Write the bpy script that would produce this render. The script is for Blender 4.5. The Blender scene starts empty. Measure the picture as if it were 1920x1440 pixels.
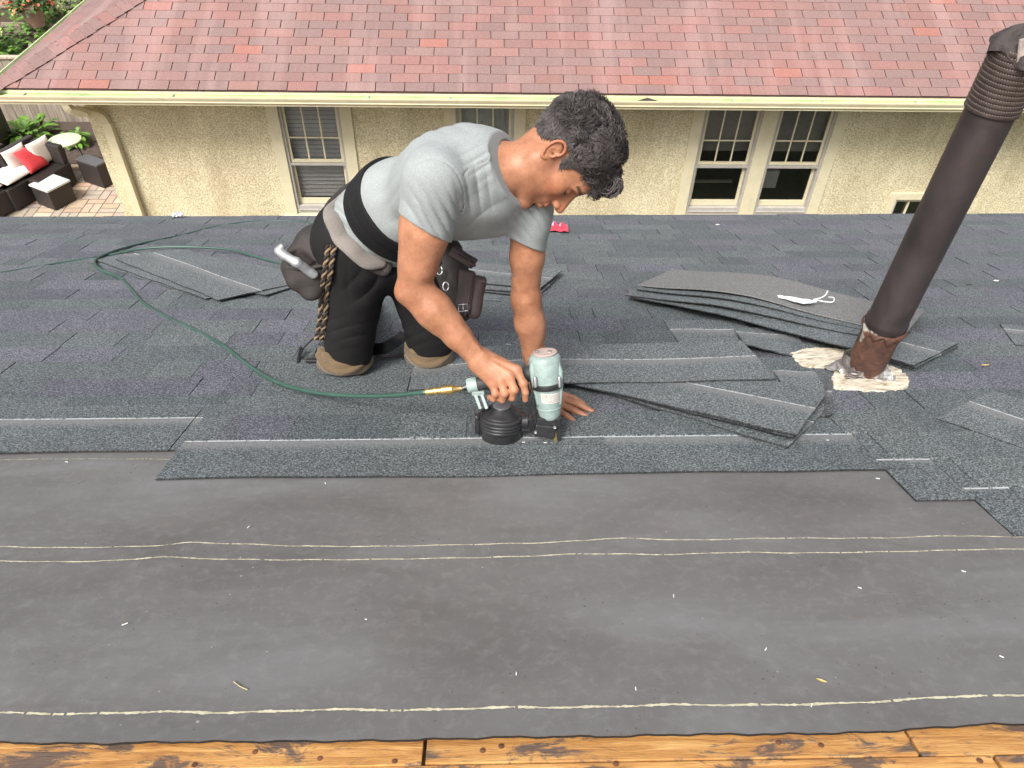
import bpy, bmesh, math, random
import numpy as np
from mathutils import Vector, Matrix
random.seed(7); rng = np.random.default_rng(7)
R = math.radians
# ---------------------------------------------------------------- camera
FL = 1442.0                      # focal length in pixels of a 1920 wide frame
HR = 0.905                       # height of the camera over the near roof plane
CAMZ = 6.2                       # height of the camera over the patio
def _n(a): a = np.array(a, float); return a / np.linalg.norm(a)
CV = _n([-45, -600, FL]); CX = _n([47700, -112, FL]); CX = _n(CX - CV * (CX @ CV)); CN = np.cross(CX, CV)
GD = _n([-40, 1525, FL])
WZ = -GD; WX = _n(CX - WZ * (CX @ WZ)); WY = np.cross(WZ, WX)
C2W = np.array([WX, WY, WZ])     # camera axes (x right, y down, z ahead) to world
CAM = np.array([0, 0, CAMZ])
def cw(c): return np.asarray(c, float) @ C2W.T + CAM
RU = C2W @ CX; RV = C2W @ CV; RN = C2W @ CN
O = CAM - RN * HR
def rw(p):                       # roof frame (u right, v down the slope, n off the roof) to world
    p = np.asarray(p, float); return O + p[..., 0:1] * RU + p[..., 1:2] * RV + p[..., 2:3] * RN
def ident(p): return np.asarray(p, float)
def K(px, py, z): return np.array([(px - 960) / FL * z, (py - 720) / FL * z, z])
def roofc(px, py, n=0.0):        # camera-frame point on the roof plane raised by n
    r = np.array([(px - 960) / FL, (py - 720) / FL, 1.0]); return r * (-(HR - n) / (r @ CN))
def RP(px, py, n=0.0):
    p = roofc(px, py, n); return np.array([p @ CX, p @ CV, n])
def onplane(px, py, axis, val):  # world point where the sight line meets an axis plane
    d = C2W @ np.array([(px - 960) / FL, (py - 720) / FL, 1.0]); t = (val - CAM[axis]) / d[axis]; return CAM + d * t
sc = bpy.context.scene
cam = bpy.data.cameras.new('camera'); co = bpy.data.objects.new('camera', cam); sc.collection.objects.link(co); sc.camera = co
cam.sensor_width = 36; cam.lens = FL / 1920 * 36; cam.clip_start = .05; cam.clip_end = 500
m = Matrix.Identity(4)
for i in range(3):
    m[i][0] = C2W[i][0]; m[i][1] = -C2W[i][1]; m[i][2] = -C2W[i][2]; m[i][3] = CAM[i]
co.matrix_world = m
# ---------------------------------------------------------------- light: bright overcast
SUN_EL, SUN_AZ = 53, 214         # azimuth from +Y (away from camera) clockwise
w = bpy.data.worlds.new('World'); sc.world = w; w.use_nodes = True
nt = w.node_tree; bg = nt.nodes['Background']; sky = nt.nodes.new('ShaderNodeTexSky')
sky.sky_type = 'NISHITA'; sky.sun_disc = False; sky.sun_elevation = R(SUN_EL); sky.sun_rotation = R(SUN_AZ)
sky.air_density = 1.0; sky.dust_density = 6.0; sky.ozone_density = 1.0
hs = nt.nodes.new('ShaderNodeHueSaturation'); hs.inputs['Saturation'].default_value = .35
nt.links.new(sky.outputs[0], hs.inputs['Color']); nt.links.new(hs.outputs[0], bg.inputs[0]); bg.inputs[1].default_value = .11
sl = bpy.data.lights.new('sun', 'SUN'); sl.energy = 2.2; sl.angle = R(22); sl.color = (1, .96, .9)
so = bpy.data.objects.new('sun', sl); sc.collection.objects.link(so)
sd = Vector((math.sin(R(SUN_AZ)) * math.cos(R(SUN_EL)), math.cos(R(SUN_AZ)) * math.cos(R(SUN_EL)), math.sin(R(SUN_EL))))
so.rotation_euler = sd.to_track_quat('Z', 'Y').to_euler(); so.location = (0, 0, 20)
sc.view_settings.view_transform = 'Standard'; sc.view_settings.look = 'None'; sc.view_settings.gamma = 1
sc.view_settings.exposure = 0.92
sc.cycles.max_bounces = 6; sc.cycles.use_denoising = True
# ---------------------------------------------------------------- materials
MATS = {}
def rgba(c): return (*c, 1) if len(c) == 3 else c
class NT:
    def __init__(s, name):
        s.m = bpy.data.materials.new(name); s.m.use_nodes = True; s.t = s.m.node_tree; s.b = s.t.nodes['Principled BSDF']; MATS[name] = s.m
    def n(s, typ, **kw):
        x = s.t.nodes.new('ShaderNode' + typ)
        for k, v in kw.items():
            if k.startswith('_'): setattr(x, k[1:], v)
            else:
                k2 = k.replace('__', ' ')
                x.inputs[k2].default_value = v
        return x
    def l(s, a, b): s.t.links.new(a, b); return b
    def coord(s, kind='Object'):
        if kind == 'World': return s.n('NewGeometry').outputs['Position']
        return s.n('TexCoord').outputs[kind]
    def mapn(s, src, scale): 
        x = s.n('Mapping'); x.inputs['Scale'].default_value = scale if hasattr(scale, '__len__') else (scale,) * 3
        s.l(src, x.inputs[0]); return x.outputs[0]
    def noise(s, src, scale, detail=4, rough=.6, dist=0):
        x = s.n('TexNoise', Scale=scale, Detail=detail, Roughness=rough, Distortion=dist); s.l(src, x.inputs['Vector']); return x.outputs['Fac']
    def ramp(s, src, stops):
        x = s.n('ValToRGB'); e = x.color_ramp.elements
        while len(e) < len(stops): e.new(.5)
        for i, (p, c) in enumerate(stops): e[i].position = p; e[i].color = rgba(c) if hasattr(c, '__len__') else (c, c, c, 1)
        s.l(src, x.inputs[0]); return x.outputs[0]
    def mix(s, a, b, fac, mode='MIX'):
        x = s.n('Mix', _data_type='RGBA', _blend_type=mode)
        for v, i in ((fac, 0), (a, 6), (b, 7)):
            if hasattr(v, 'is_linked') or isinstance(v, bpy.types.NodeSocket): s.l(v, x.inputs[i])
            else: x.inputs[i].default_value = v if i == 0 else rgba(v)
        return x.outputs[2]
    def math(s, op, a, b=0.0, c=None, clamp=False):
        x = s.n('Math', _operation=op, _use_clamp=clamp)
        for i, v in enumerate((a, b, c)):
            if v is None: continue
            if isinstance(v, bpy.types.NodeSocket): s.l(v, x.inputs[i])
            else: x.inputs[i].default_value = v
        return x.outputs[0]
    def bump(s, h, strength=.3, dist=.002):
        x = s.n('Bump', Strength=strength, Distance=dist); s.l(h, x.inputs['Height']); s.l(x.outputs[0], s.b.inputs['Normal']); return x
    def col(s, c): s.l(c, s.b.inputs['Base Color']) if isinstance(c, bpy.types.NodeSocket) else setattr(s.b.inputs['Base Color'], 'default_value', rgba(c))
    def rough(s, v): s.l(v, s.b.inputs['Roughness']) if isinstance(v, bpy.types.NodeSocket) else setattr(s.b.inputs['Roughness'], 'default_value', v)
def simple(name, c, rough=.6, metal=0, var=.25, vs=12, bs=60, bstr=.15, bd=.002, tint=False, spec=.5, coord='Object', c2=None, coat=0):
    s = NT(name); src = s.coord(coord); f = s.noise(src, vs, 5, .65)
    c2 = c2 or tuple(x * (1 - var) for x in c); c1 = tuple(min(1, x * (1 + var * .5)) for x in c)
    cc = s.ramp(f, [(.3, c2), (.7, c1)]); dirt = s.ramp(s.noise(src, vs * 4.3, 5, .75), [(.28, .55), (.45, 1)]); cc = s.mix(cc, dirt, .35 + .3 * var, 'MULTIPLY')
    if tint:
        a = s.n('Attribute'); a.attribute_name = 'tint'; cc = s.mix(cc, a.outputs['Color'], 1.0, 'MULTIPLY')
    s.col(cc); s.rough(s.math('MULTIPLY_ADD', f, .25, rough - .12)); s.b.inputs['Metallic'].default_value = metal
    s.b.inputs['Specular IOR Level'].default_value = spec
    if coat: s.b.inputs['Coat Weight'].default_value = coat
    if bstr: s.bump(s.noise(src, bs, 4, .6), bstr, bd)
    return s.m
def mat_shingle(name, dark, light, pale, seal=True):
    s = NT(name); uv = s.n('UVMap'); uv.uv_map = 'uv'; u = uv.outputs[0]
    g1 = s.noise(u, 165, 2, .75); g2 = s.noise(u, 380, 1, .5)
    vo = s.n('TexVoronoi', Scale=330.0); s.l(u, vo.inputs['Vector']); sv = s.n('SeparateColor'); s.l(vo.outputs['Color'], sv.inputs[0]); g = s.math('ADD', s.math('MULTIPLY', sv.outputs[0], .20), s.math('MULTIPLY_ADD', g2, .30, s.math('MULTIPLY', g1, .52)))
    a = s.n('Attribute'); a.attribute_name = 'tint'
    big = s.noise(u, 3.5, 4, .6)
    c = s.ramp(g, [(.40, dark), (.51, light), (.63, pale)])
    c = s.mix(c, a.outputs['Color'], 1.0, 'MULTIPLY')
    c = s.mix(c, s.ramp(big, [(.3, (.86, .87, .88)), (.7, (1.12, 1.11, 1.10))]), 1.0, 'MULTIPLY')
    if seal:
        sp = s.n('SeparateXYZ'); s.l(u, sp.inputs[0]); y = sp.outputs[1]
        wob = s.math('MULTIPLY_ADD', s.noise(u, 6, 2), .012, -.006)
        y2 = s.math('ADD', y, wob)
        band = s.math('MULTIPLY', s.ramp(y2, [(.132, 0), (.168, 1)]), s.math('LESS_THAN', y, .19))
        c = s.mix(c, (.185, .188, .19), s.math('MULTIPLY', band, s.math('MULTIPLY_ADD', g, .9, .2)))
        ln = s.math('MULTIPLY', s.math('LESS_THAN', s.math('ABSOLUTE', s.math('SUBTRACT', y, .1895)), .0028), s.math('GREATER_THAN', s.noise(u, 70, 3, .8), .44))
        c = s.mix(c, (.55, .57, .58), s.math('MULTIPLY', ln, .8))
    s.col(c); s.rough(.7); s.b.inputs['Specular IOR Level'].default_value = .5; s.b.inputs['Sheen Weight'].default_value = .07; s.b.inputs['Sheen Roughness'].default_value = .3
    s.bump(g, .45, .0014)
    return s.m
mat_shingle('grey_shingle', (.024, .0275, .030), (.062, .070, .074), (.21, .226, .235))
def mat_red():
    s = NT('red_shingle'); src = s.coord('World'); g = s.noise(src, 190, 3, .7)
    a = s.n('Attribute'); a.attribute_name = 'tint'
    c = s.ramp(g, [(.3, (.135, .072, .066)), (.55, (.245, .148, .135)), (.75, (.38, .275, .255))])
    c = s.mix(c, a.outputs['Color'], 1.0, 'MULTIPLY')
    st = s.noise(s.mapn(src, (1.3, .12, .12)), 2.2, 4, .6)
    c = s.mix(c, (.50, .33, .31), s.math('MULTIPLY', s.ramp(st, [(.5, 0), (.72, 1)]), .25))
    s.col(c); s.rough(.85); s.bump(g, .5, .003)
mat_red()
def mat_stucco():
    s = NT('stucco'); src = s.coord('World')
    v = s.n('TexVoronoi', Scale=52.0); s.l(s.mapn(src, (1, 1, 1.3)), v.inputs['Vector'])
    nz = s.noise(src, 36, 5, .75, 2.0); big = s.noise(src, .9, 3)
    f = s.math('ADD', s.math('MULTIPLY', v.outputs['Distance'], .5), s.math('MULTIPLY', nz, .75))
    c = s.ramp(f, [(.40, (.37, .30, .175)), (.55, (.54, .465, .295)), (.70, (.78, .72, .52))])
    c = s.mix(c, (.62, .53, .33), s.math('MULTIPLY', big, .25)); c = s.mix(c, s.ramp(s.noise(s.mapn(src, (1.6, 1, .5)), 1.3, 6, .7), [(.35, (.72, .69, .62)), (.6, (1.05, 1.05, 1.05))]), .8, 'MULTIPLY')
    s.col(c); s.rough(.9); s.bump(f, .8, .012)
mat_stucco()
simple('cream_paint', (.66, .60, .42), .5, var=.08, vs=5, bs=30, bstr=.05)
simple('gutter_paint', (.66, .59, .40), .45, var=.10, vs=3, bs=8, bstr=.05)
simple('gutter_green', (.42, .56, .26), .6, var=.35, vs=2.5, bs=30)
simple('grey_frame', (.42, .40, .37), .5, var=.15, bstr=.05)
simple('white_plastic', (.68, .68, .66), .5, var=.1, bstr=.03)
simple('blind', (.80, .78, .78), .6, var=.1, vs=3, bstr=.0)
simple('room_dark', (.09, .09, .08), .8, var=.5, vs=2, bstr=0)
def mat_glass():
    s = NT('window_glass'); t = s.t; out = t.nodes['Material Output']
    tr = s.n('BsdfTransparent'); gl = s.n('BsdfGlossy', Roughness=.05); mx = s.n('MixShader'); lw = s.n('LayerWeight', Blend=.35)
    tr.inputs[0].default_value = (.86, .87, .86, 1); gl.inputs[0].default_value = (.75, .78, .8, 1)
    s.l(s.math('MULTIPLY_ADD', lw.outputs['Fresnel'], .7, .13), mx.inputs[0]); s.l(tr.outputs[0], mx.inputs[1]); s.l(gl.outputs[0], mx.inputs[2]); s.l(mx.outputs[0], out.inputs[0])
mat_glass()
def mat_felt():
    s = NT('felt'); uv = s.n('UVMap'); uv.uv_map = 'uv'; u = uv.outputs[0]
    sk = s.n('Mapping'); sk.inputs['Rotation'].default_value = (0, 0, R(-42)); sk.inputs['Scale'].default_value = (.8, 3.2, 1); s.l(u, sk.inputs[0]); a = s.math('ADD', s.math('MULTIPLY', s.noise(s.mapn(u, (1, 2.2, 1)), 2.4, 6, .62, .6), .5), s.math('MULTIPLY', s.noise(sk.outputs[0], 1.1, 5, .6, .4), .5)); b = s.noise(u, 42, 6, .72, .4); d = s.noise(u, 9, 4, .6, 1.0)
    scr = s.noise(s.mapn(u, (3, 55, 1)), 3, 4, .7, 1.5)
    c = s.ramp(a, [(.36, (.098, .094, .092)), (.5, (.124, .121, .119)), (.64, (.158, .157, .160))])
    c = s.mix(c, (.215, .212, .206), s.math('MULTIPLY', s.ramp(b, [(.5, 0), (.72, 1)]), .38))
    c = s.mix(c, (.155, .125, .108), s.math('MULTIPLY', s.ramp(d, [(.6, 0), (.78, 1)]), .35))
    c = s.mix(c, (.25, .245, .235), s.math('MULTIPLY', s.ramp(scr, [(.62, 0), (.75, 1)]), .22))
    sp = s.n('TexVoronoi', Scale=55.0); s.l(u, sp.inputs['Vector'])
    dot = s.math('LESS_THAN', sp.outputs['Distance'], s.math('MULTIPLY_ADD', s.noise(u, 5, 3), .34, -.115))
    c = s.mix(c, (.03, .028, .027), s.math('MULTIPLY', dot, .75))
    sq = s.n('TexVoronoi', Scale=31.0); s.l(u, sq.inputs['Vector'])
    dq = s.math('LESS_THAN', sq.outputs['Distance'], s.math('MULTIPLY_ADD', s.noise(u, 3, 3), .3, -.125))
    c = s.mix(c, (.42, .41, .38), s.math('MULTIPLY', dq, .6))
    s.col(c); s.rough(s.math('MULTIPLY_ADD', a, .35, .42)); s.b.inputs['Specular IOR Level'].default_value = .5
    s.bump(s.math('ADD', s.math('MULTIPLY', b, .4), s.math('MULTIPLY', a, 3.0)), .35, .004)
mat_felt()
simple('chalk', (.50, .47, .34), .8, var=.35, vs=40, bstr=.1)
def mat_board():
    s = NT('old_board'); uv = s.n('UVMap'); uv.uv_map = 'uv'; u = uv.outputs[0]
    gr = s.noise(s.mapn(u, (2.5, 26, 1)), 3, 8, .65, .8); fine = s.noise(s.mapn(u, (14, 190, 1)), 3, 4, .6)
    st = s.noise(s.mapn(u, (2.4, 8, 1)), 3.0, 8, .75, .6)
    c = s.ramp(gr, [(.25, (.26, .10, .028)), (.5, (.52, .26, .078)), (.75, (.74, .45, .17))])
    c = s.mix(c, (.20, .05, .012), s.math('MULTIPLY', s.ramp(fine, [(.5, 0), (.8, 1)]), .5))
    a = s.n('Attribute'); a.attribute_name = 'tint'; c = s.mix(c, a.outputs['Color'], 1.0, 'MULTIPLY')
    c = s.mix(c, s.mix((.15, .115, .10), (.035, .022, .02), fine), s.ramp(st, [(.51, 0), (.57, .92)]))
    s.col(c); s.rough(.55); s.bump(s.math('ADD', gr, s.math('MULTIPLY', fine, .5)), .6, .003)
mat_board()
# ---------------------------------------------------------------- mesh helpers
class MB:
    def __init__(s): s.v = []; s.f = []; s.t = []; s.uv = []; s.mi = []
    def add(s, verts, faces, tint=(1, 1, 1), uv=None, mi=0):
        o = len(s.v); verts = [tuple(map(float, q)) for q in verts]
        s.v += verts; s.uv += [tuple(q[:2]) for q in (uv if uv is not None else verts)]
        for f in faces: s.f.append(tuple(i + o for i in f)); s.t.append(tint); s.mi.append(mi)
    def box(s, lo, hi, tint=(1, 1, 1), mi=0, fr=None):
        (a, b, c), (d, e, f) = lo, hi
        P = np.array([(a, b, c), (d, b, c), (d, e, c), (a, e, c), (a, b, f), (d, b, f), (d, e, f), (a, e, f)], float)
        uv = [(p[0], p[1]) for p in P]
        if fr is not None: P = fr(P)
        s.add(P, [(3, 2, 1, 0), (4, 5, 6, 7), (0, 1, 5, 4), (1, 2, 6, 5), (2, 3, 7, 6), (3, 0, 4, 7)], tint, uv, mi)
    def prism(s, poly, lo, hi, fr, tint=(1, 1, 1), mi=0):   # poly in 2-D, extruded along the third axis
        n = len(poly); P = [(*p, lo) for p in poly] + [(*p, hi) for p in poly]; P = fr(np.array(P, float))
        s.add(P, [tuple(range(n))[::-1], tuple(range(n, 2 * n))] + [(i, (i + 1) % n, n + (i + 1) % n, n + i) for i in range(n)], tint, None, mi)
    def tube(s, path, r, seg=10, tint=(1, 1, 1), mi=0, cap=True, flat=None):
        path = np.array(path, float); n = len(path); r = np.broadcast_to(np.array(r, float), (n,))
        tg = np.gradient(path, axis=0); tg /= np.linalg.norm(tg, axis=1)[:, None] + 1e-12
        up = np.array([0.13, .37, .91]); a = np.cross(tg[0], up); a /= np.linalg.norm(a); V = []
        for i in range(n):
            a = a - tg[i] * (a @ tg[i]); a /= np.linalg.norm(a); b = np.cross(tg[i], a)
            for k in range(seg):
                th = 2 * math.pi * k / seg; V.append(path[i] + r[i] * (math.cos(th) * a + math.sin(th) * b))
        F = [(i * seg + k, i * seg + (k + 1) % seg, (i + 1) * seg + (k + 1) % seg, (i + 1) * seg + k) for i in range(n - 1) for k in range(seg)]
        if cap: F += [tuple(range(seg))[::-1], tuple((n - 1) * seg + k for k in range(seg))]
        s.add(V, F, tint, None, mi)
    def lathe(s, prof, c, axis, seg=32, tint=(1, 1, 1), mi=0, sx=1, ref=None):      # prof: (radius, height)
        axis = _n(axis); a = np.cross(axis, [0.1, .2, .97] if ref is None else ref); a = _n(a); b = np.cross(axis, a); c = np.array(c, float)
        V = [c + axis * h + r * (math.cos(2 * math.pi * k / seg) * a * sx + math.sin(2 * math.pi * k / seg) * b) for r, h in prof for k in range(seg)]
        n = len(prof)
        F = [(i * seg + k, i * seg + (k + 1) % seg, (i + 1) * seg + (k + 1) % seg, (i + 1) * seg + k) for i in range(n - 1) for k in range(seg)]
        F += [tuple(range(seg))[::-1], tuple((n - 1) * seg + k for k in range(seg))]
        s.add(V, F, tint, None, mi)
    def obox(s, c, h, ax, tint=(1, 1, 1), mi=0):       # oriented box: centre, half sizes, three axes
        ax = np.array([_n(q) for q in ax]); c = np.array(c, float)
        s.box((-h[0], -h[1], -h[2]), h, tint, mi, lambda P: c + P @ ax)
    def build(s, name, mats, parent=None, fr=ident, smooth=False, bevel=0, recalc=True, origin=None, bseg=2, autos=None):
        P = fr(np.array(s.v, float))
        return mesh_obj(name, P, s.f, mats, parent, s.t, s.uv, s.mi, smooth, bevel, recalc, origin, bseg, autos)
ORG = {}
def mesh_obj(name, P, faces, mats, parent=None, tints=None, uvs=None, mi=None, smooth=False, bevel=0, recalc=True, origin=None, bseg=2, autos=None, vcol=None):
    P = np.asarray(P, float)
    if parent is not None: org = ORG[parent.name]
    elif origin is not None: org = np.array(origin, float)
    else: org = np.array([(P[:, 0].min() + P[:, 0].max()) / 2, (P[:, 1].min() + P[:, 1].max()) / 2, P[:, 2].min()])
    me = bpy.data.meshes.new(name); me.from_pydata((P - org).tolist(), [], faces if isinstance(faces, list) else faces.tolist())
    if not isinstance(mats, (list, tuple)): mats = [mats]
    for q in mats: me.materials.append(MATS[q] if isinstance(q, str) else q)
    nl = len(me.loops)
    if uvs is not None:
        ul = me.uv_layers.new(name='uv'); li = np.empty(nl, np.int32); me.loops.foreach_get('vertex_index', li)
        ul.data.foreach_set('uv', np.array(uvs, np.float32)[li].ravel())
    if tints is not None:
        at = me.color_attributes.new('tint', 'FLOAT_COLOR', 'CORNER'); lt = np.array([len(f) for f in faces]); tc = np.ones((len(faces), 4), np.float32); tc[:, :3] = np.array(tints, np.float32)
        at.data.foreach_set('color', np.repeat(tc, lt, axis=0).ravel())
    if vcol is not None:
        at = me.color_attributes.new('tint', 'FLOAT_COLOR', 'POINT'); tc = np.ones((len(P), 4), np.float32); tc[:, :3] = vcol; at.data.foreach_set('color', tc.ravel())
    if mi is not None and len(mats) > 1: me.polygons.foreach_set('material_index', np.array(mi, np.int32))
    if smooth: me.polygons.foreach_set('use_smooth', np.ones(len(me.polygons), bool))
    me.validate(); me.update()
    if recalc:
        bm = bmesh.new(); bm.from_mesh(me); bmesh.ops.recalc_face_normals(bm, faces=bm.faces); bm.to_mesh(me); bm.free()
    if smooth and autos: me.set_sharp_from_angle(angle=R(autos))
    o = bpy.data.objects.new(name, me); sc.collection.objects.link(o); ORG[o.name] = org
    if parent is not None: o.parent = parent
    else: o.location = org
    if bevel:
        b = o.modifiers.new('bevel', 'BEVEL'); b.width = bevel; b.segments = bseg; b.limit_method = 'ANGLE'; b.angle_limit = R(35)
    return o
def thing(name, label, cat, origin, group=None):
    o = bpy.data.objects.new(name, None); sc.collection.objects.link(o); o.location = origin; ORG[o.name] = np.array(origin, float); o.empty_display_size = .1
    return tag(o, label, cat, group)
def tag(o, label=None, cat=None, group=None, kind=None):
    if label: o['label'] = label
    if cat: o['category'] = cat
    if group: o['group'] = group
    if kind: o['kind'] = kind
    return o
def spline(pts, n=60):
    pts = np.array(pts, float); d = np.r_[0, np.cumsum(np.linalg.norm(np.diff(pts, axis=0), axis=1) ** .5)]; t = np.linspace(0, d[-1], n); m = np.gradient(pts, d, axis=0)
    i = np.clip(np.searchsorted(d, t, 'right') - 1, 0, len(pts) - 2); h = (d[i + 1] - d[i])[:, None]; x = ((t - d[i])[:, None]) / h
    return (2 * x**3 - 3 * x**2 + 1) * pts[i] + (x**3 - 2 * x**2 + x) * h * m[i] + (-2 * x**3 + 3 * x**2) * pts[i + 1] + (x**3 - x**2) * h * m[i + 1]
# ================================================================ the near roof
def eave_v(u): return 4.965 + .04 * u
house = thing('house', 'house whose roof is being shingled, dark grey courses over black underlayment and orange boards', 'house', rw(np.array([0, 2.5, -.1])))
def vtilt(u): return .015 * u
# deck boards up at the ridge end
for r, (v0, v1) in enumerate([(.795, .975), (.61, .791), (.425, .606), (.24, .421), (.055, .236)]):
    cuts = [[-2.6, -.187, 2.6], [-2.6, -.9, .72, 2.6], [-2.6, .3, 2.6], [-2.6, -.5, 2.6], [-2.6, .2, 2.6]][r]
    if r == 0: cuts = [-2.6, -.093, .617, 2.6]
    for a, b in zip(cuts[:-1], cuts[1:]):
        bb = MB(); t = random.uniform(.85, 1.1); dv = random.uniform(-.003, .003)
        bb.box((a + .0025, v0 + dv, -.02), (b - .0025, v1 + dv, -.002 + random.uniform(-.0015, .001)), (t, t, t)); 
        bb.uv = [(x + r * 3.7 + a, y * 1.0 + a) for x, y in bb.uv]
        o = bb.build('deck_board', 'old_board', house, rw, bevel=.0015)
# nails on the boards (heads)
simple('rusty_iron', (.16, .07, .035), .7, metal=.3, var=.5, vs=60)
for px, py in [(365, 1432), (478, 1408), (600, 1420), (740, 1425), (905, 1405), (940, 1397), (1155, 1430), (1540, 1395), (1838, 1424), (1460, 1390)]:
    p = RP(px, py, 0); nb = MB(); nb.lathe([(.0045, -.001), (.0045, .0004), (.002, .001)], p + np.array([0, 0, -.002]), (0, 0, 1), 8); nb.build('nail_head', 'rusty_iron', house, rw)
# sheathing beneath everything
sb = MB(); sb.prism([(-4.6, -.6), (5.2, -.6), (5.2, eave_v(5.2) - .03), (-4.6, eave_v(-4.6) - .03)], -.06, -.024, ident); sb.build('sheathing', 'old_board', house, rw)
# walls and eave of this house, below the roof
simple('siding', (.55, .52, .45), .7, var=.1)
wb = MB(); q = rw(np.array([[0, 4.7, 0]]))[0]; wb.box((-4.4, -2.0, 0), (5.0, q[1], q[2] - .35)); wb.build('wall', 'siding', house)
fb = MB(); fb.prism([(-4.6, eave_v(-4.6) - .06), (5.2, eave_v(5.2) - .06), (5.2, eave_v(5.2) - .035), (-4.6, eave_v(-4.6) - .035)], -.2, -.062, ident); fb.build('fascia', 'cream_paint', house, rw)
# felt underlayment with soft folds and a ragged upper edge
edge_px = [(-60, 1400), (0, 1397), (180, 1400), (330, 1396), (560, 1394), (760, 1392), (870, 1389), (960, 1387), (1150, 1385), (1300, 1379), (1500, 1377), (1640, 1374), (1760, 1366), (1850, 1361), (1980, 1362)]
ep = np.array([RP(*p)[:2] for p in edge_px])
def edge_v(u): return np.interp(u, ep[:, 0], ep[:, 1]) + .0012 * np.sin(u * 61) + .0008 * np.sin(u * 143 + 1)
NU, NV = 420, 90; us = np.linspace(-2.6, 2.6, NU); Vv = []
for j in range(NV):
    tt = j / (NV - 1)
    for u in us:
        v = edge_v(u) + (2.15 - edge_v(u)) * tt
        n = .0042 + .0022 * math.sin(u * 5.1 + v * 2.2) * math.sin(v * 3.1 - u * 1.1) + .0055 * math.exp(-((v - .95 * u - 1.85) / .10) ** 2) + .0040 * math.exp(-((v - 1.3 * u - 2.1) / .05) ** 2) + .0016 * math.exp(-((v - .3 * u - 1.15) / .03) ** 2) * max(0, math.sin(u * 2.5))
        n += .0030 * math.exp(-((v - edge_v(u)) / .02) ** 2) * (.5 + .5 * math.sin(u * 7 + 2) * math.sin(u * 3.1))
        k = max(0, 1 - (v - 1.45) / .12) if v > 1.45 else 1
        if v > 1.45: n = .0015 + (n - .0015) * k
        Vv.append((u, v, n))
Ff = [(j * NU + i, j * NU + i + 1, (j + 1) * NU + i + 1, (j + 1) * NU + i) for j in range(NV - 1) for i in range(NU - 1)]
Vv = np.array(Vv); nt_ = len(Vv); row0 = Vv[:NU].copy(); row0[:, 2] -= .0022
V2 = Vv; felt = mesh_obj('underlayment', rw(V2), Ff, 'felt', house, None, V2[:, :2], smooth=True, autos=50)
simple('black_edge', (.008, .008, .008), .9, bstr=0); row0[:, 2] -= .002; row1 = Vv[:NU].copy(); row1[:, 1] -= .0006; mesh_obj('underlayment_edge', rw(np.vstack([row1, row0])), [(i, NU + i, NU + i + 1, i + 1) for i in range(NU - 1)], 'black_edge', house, recalc=False)
def felt_n(u, v):
    n = .0042 + .0022 * math.sin(u * 5.1 + v * 2.2) * math.sin(v * 3.1 - u * 1.1) + .0055 * math.exp(-((v - .95 * u - 1.85) / .10) ** 2) + .0040 * math.exp(-((v - 1.3 * u - 2.1) / .05) ** 2) + .0016 * math.exp(-((v - .3 * u - 1.15) / .03) ** 2) * max(0, math.sin(u * 2.5))
    if v > 1.45: n = .0015 + (n - .0015) * max(0, 1 - (v - 1.45) / .12)
    return n
# pale lines printed on the felt
lines = [[(-60, 1029), (0, 1030), (110, 1033), (330, 1029), (450, 1026), (700, 1027), (960, 1023), (1060, 1021), (1165, 1012), (1260, 1018), (1460, 1014), (1700, 1012), (1780, 1007), (1860, 1011), (1980, 1010)],
         [(-60, 1056), (0, 1057), (100, 1060), (240, 1057), (330, 1056), (470, 1053), (640, 1052), (960, 1048), (1110, 1042), (1270, 1046), (1380, 1040), (1500, 1041), (1700, 1038), (1800, 1035), (1980, 1033)],
         [(-60, 1343), (0, 1341), (90, 1344), (190, 1345), (240, 1339), (310, 1339), (440, 1342), (620, 1334), (760, 1338), (960, 1331), (1110, 1332), (1240, 1325), (1400, 1326), (1580, 1322), (1690, 1316), (1790, 1308), (1900, 1309), (1980, 1307)],
         [(-60, 866), (60, 862), (150, 862), (250, 862), (330, 863)]]
for li, L in enumerate(lines):
    P = np.array([RP(*p)[:2] for p in L]); u = np.arange(P[0, 0], P[-1, 0], .004); v = np.interp(u, P[:, 0], P[:, 1])
    k = np.ones(31) / 31; v = np.convolve(np.pad(v, 15, 'edge'), k, 'valid')
    wv = .0026 + .0011 * np.sin(u * 37 + li) * np.sin(u * 91) + .0007 * rng.standard_normal(len(u)); wv = np.clip(wv, .0012, .0045) * (.75 if li == 2 else .52)
    if li == 3: wv *= .6
    v = v + .0008 * np.sin(u * 50) + .0003 * rng.standard_normal(len(u)); m_ = MB()
    for i in range(len(u) - 1):
        if rng.random() < (.025 if li < 3 else .2): continue
        a, b = u[i], u[i + 1]
        m_.add([(a, v[i] - wv[i], felt_n(a, v[i]) + .0009), (b, v[i + 1] - wv[i + 1], felt_n(b, v[i + 1]) + .0009), (b, v[i + 1] + wv[i + 1], felt_n(b, v[i + 1]) + .0009), (a, v[i] + wv[i], felt_n(a, v[i]) + .0009)], [(0, 1, 2, 3)])
    m_.build('chalk_line', 'chalk', house, rw)
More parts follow.
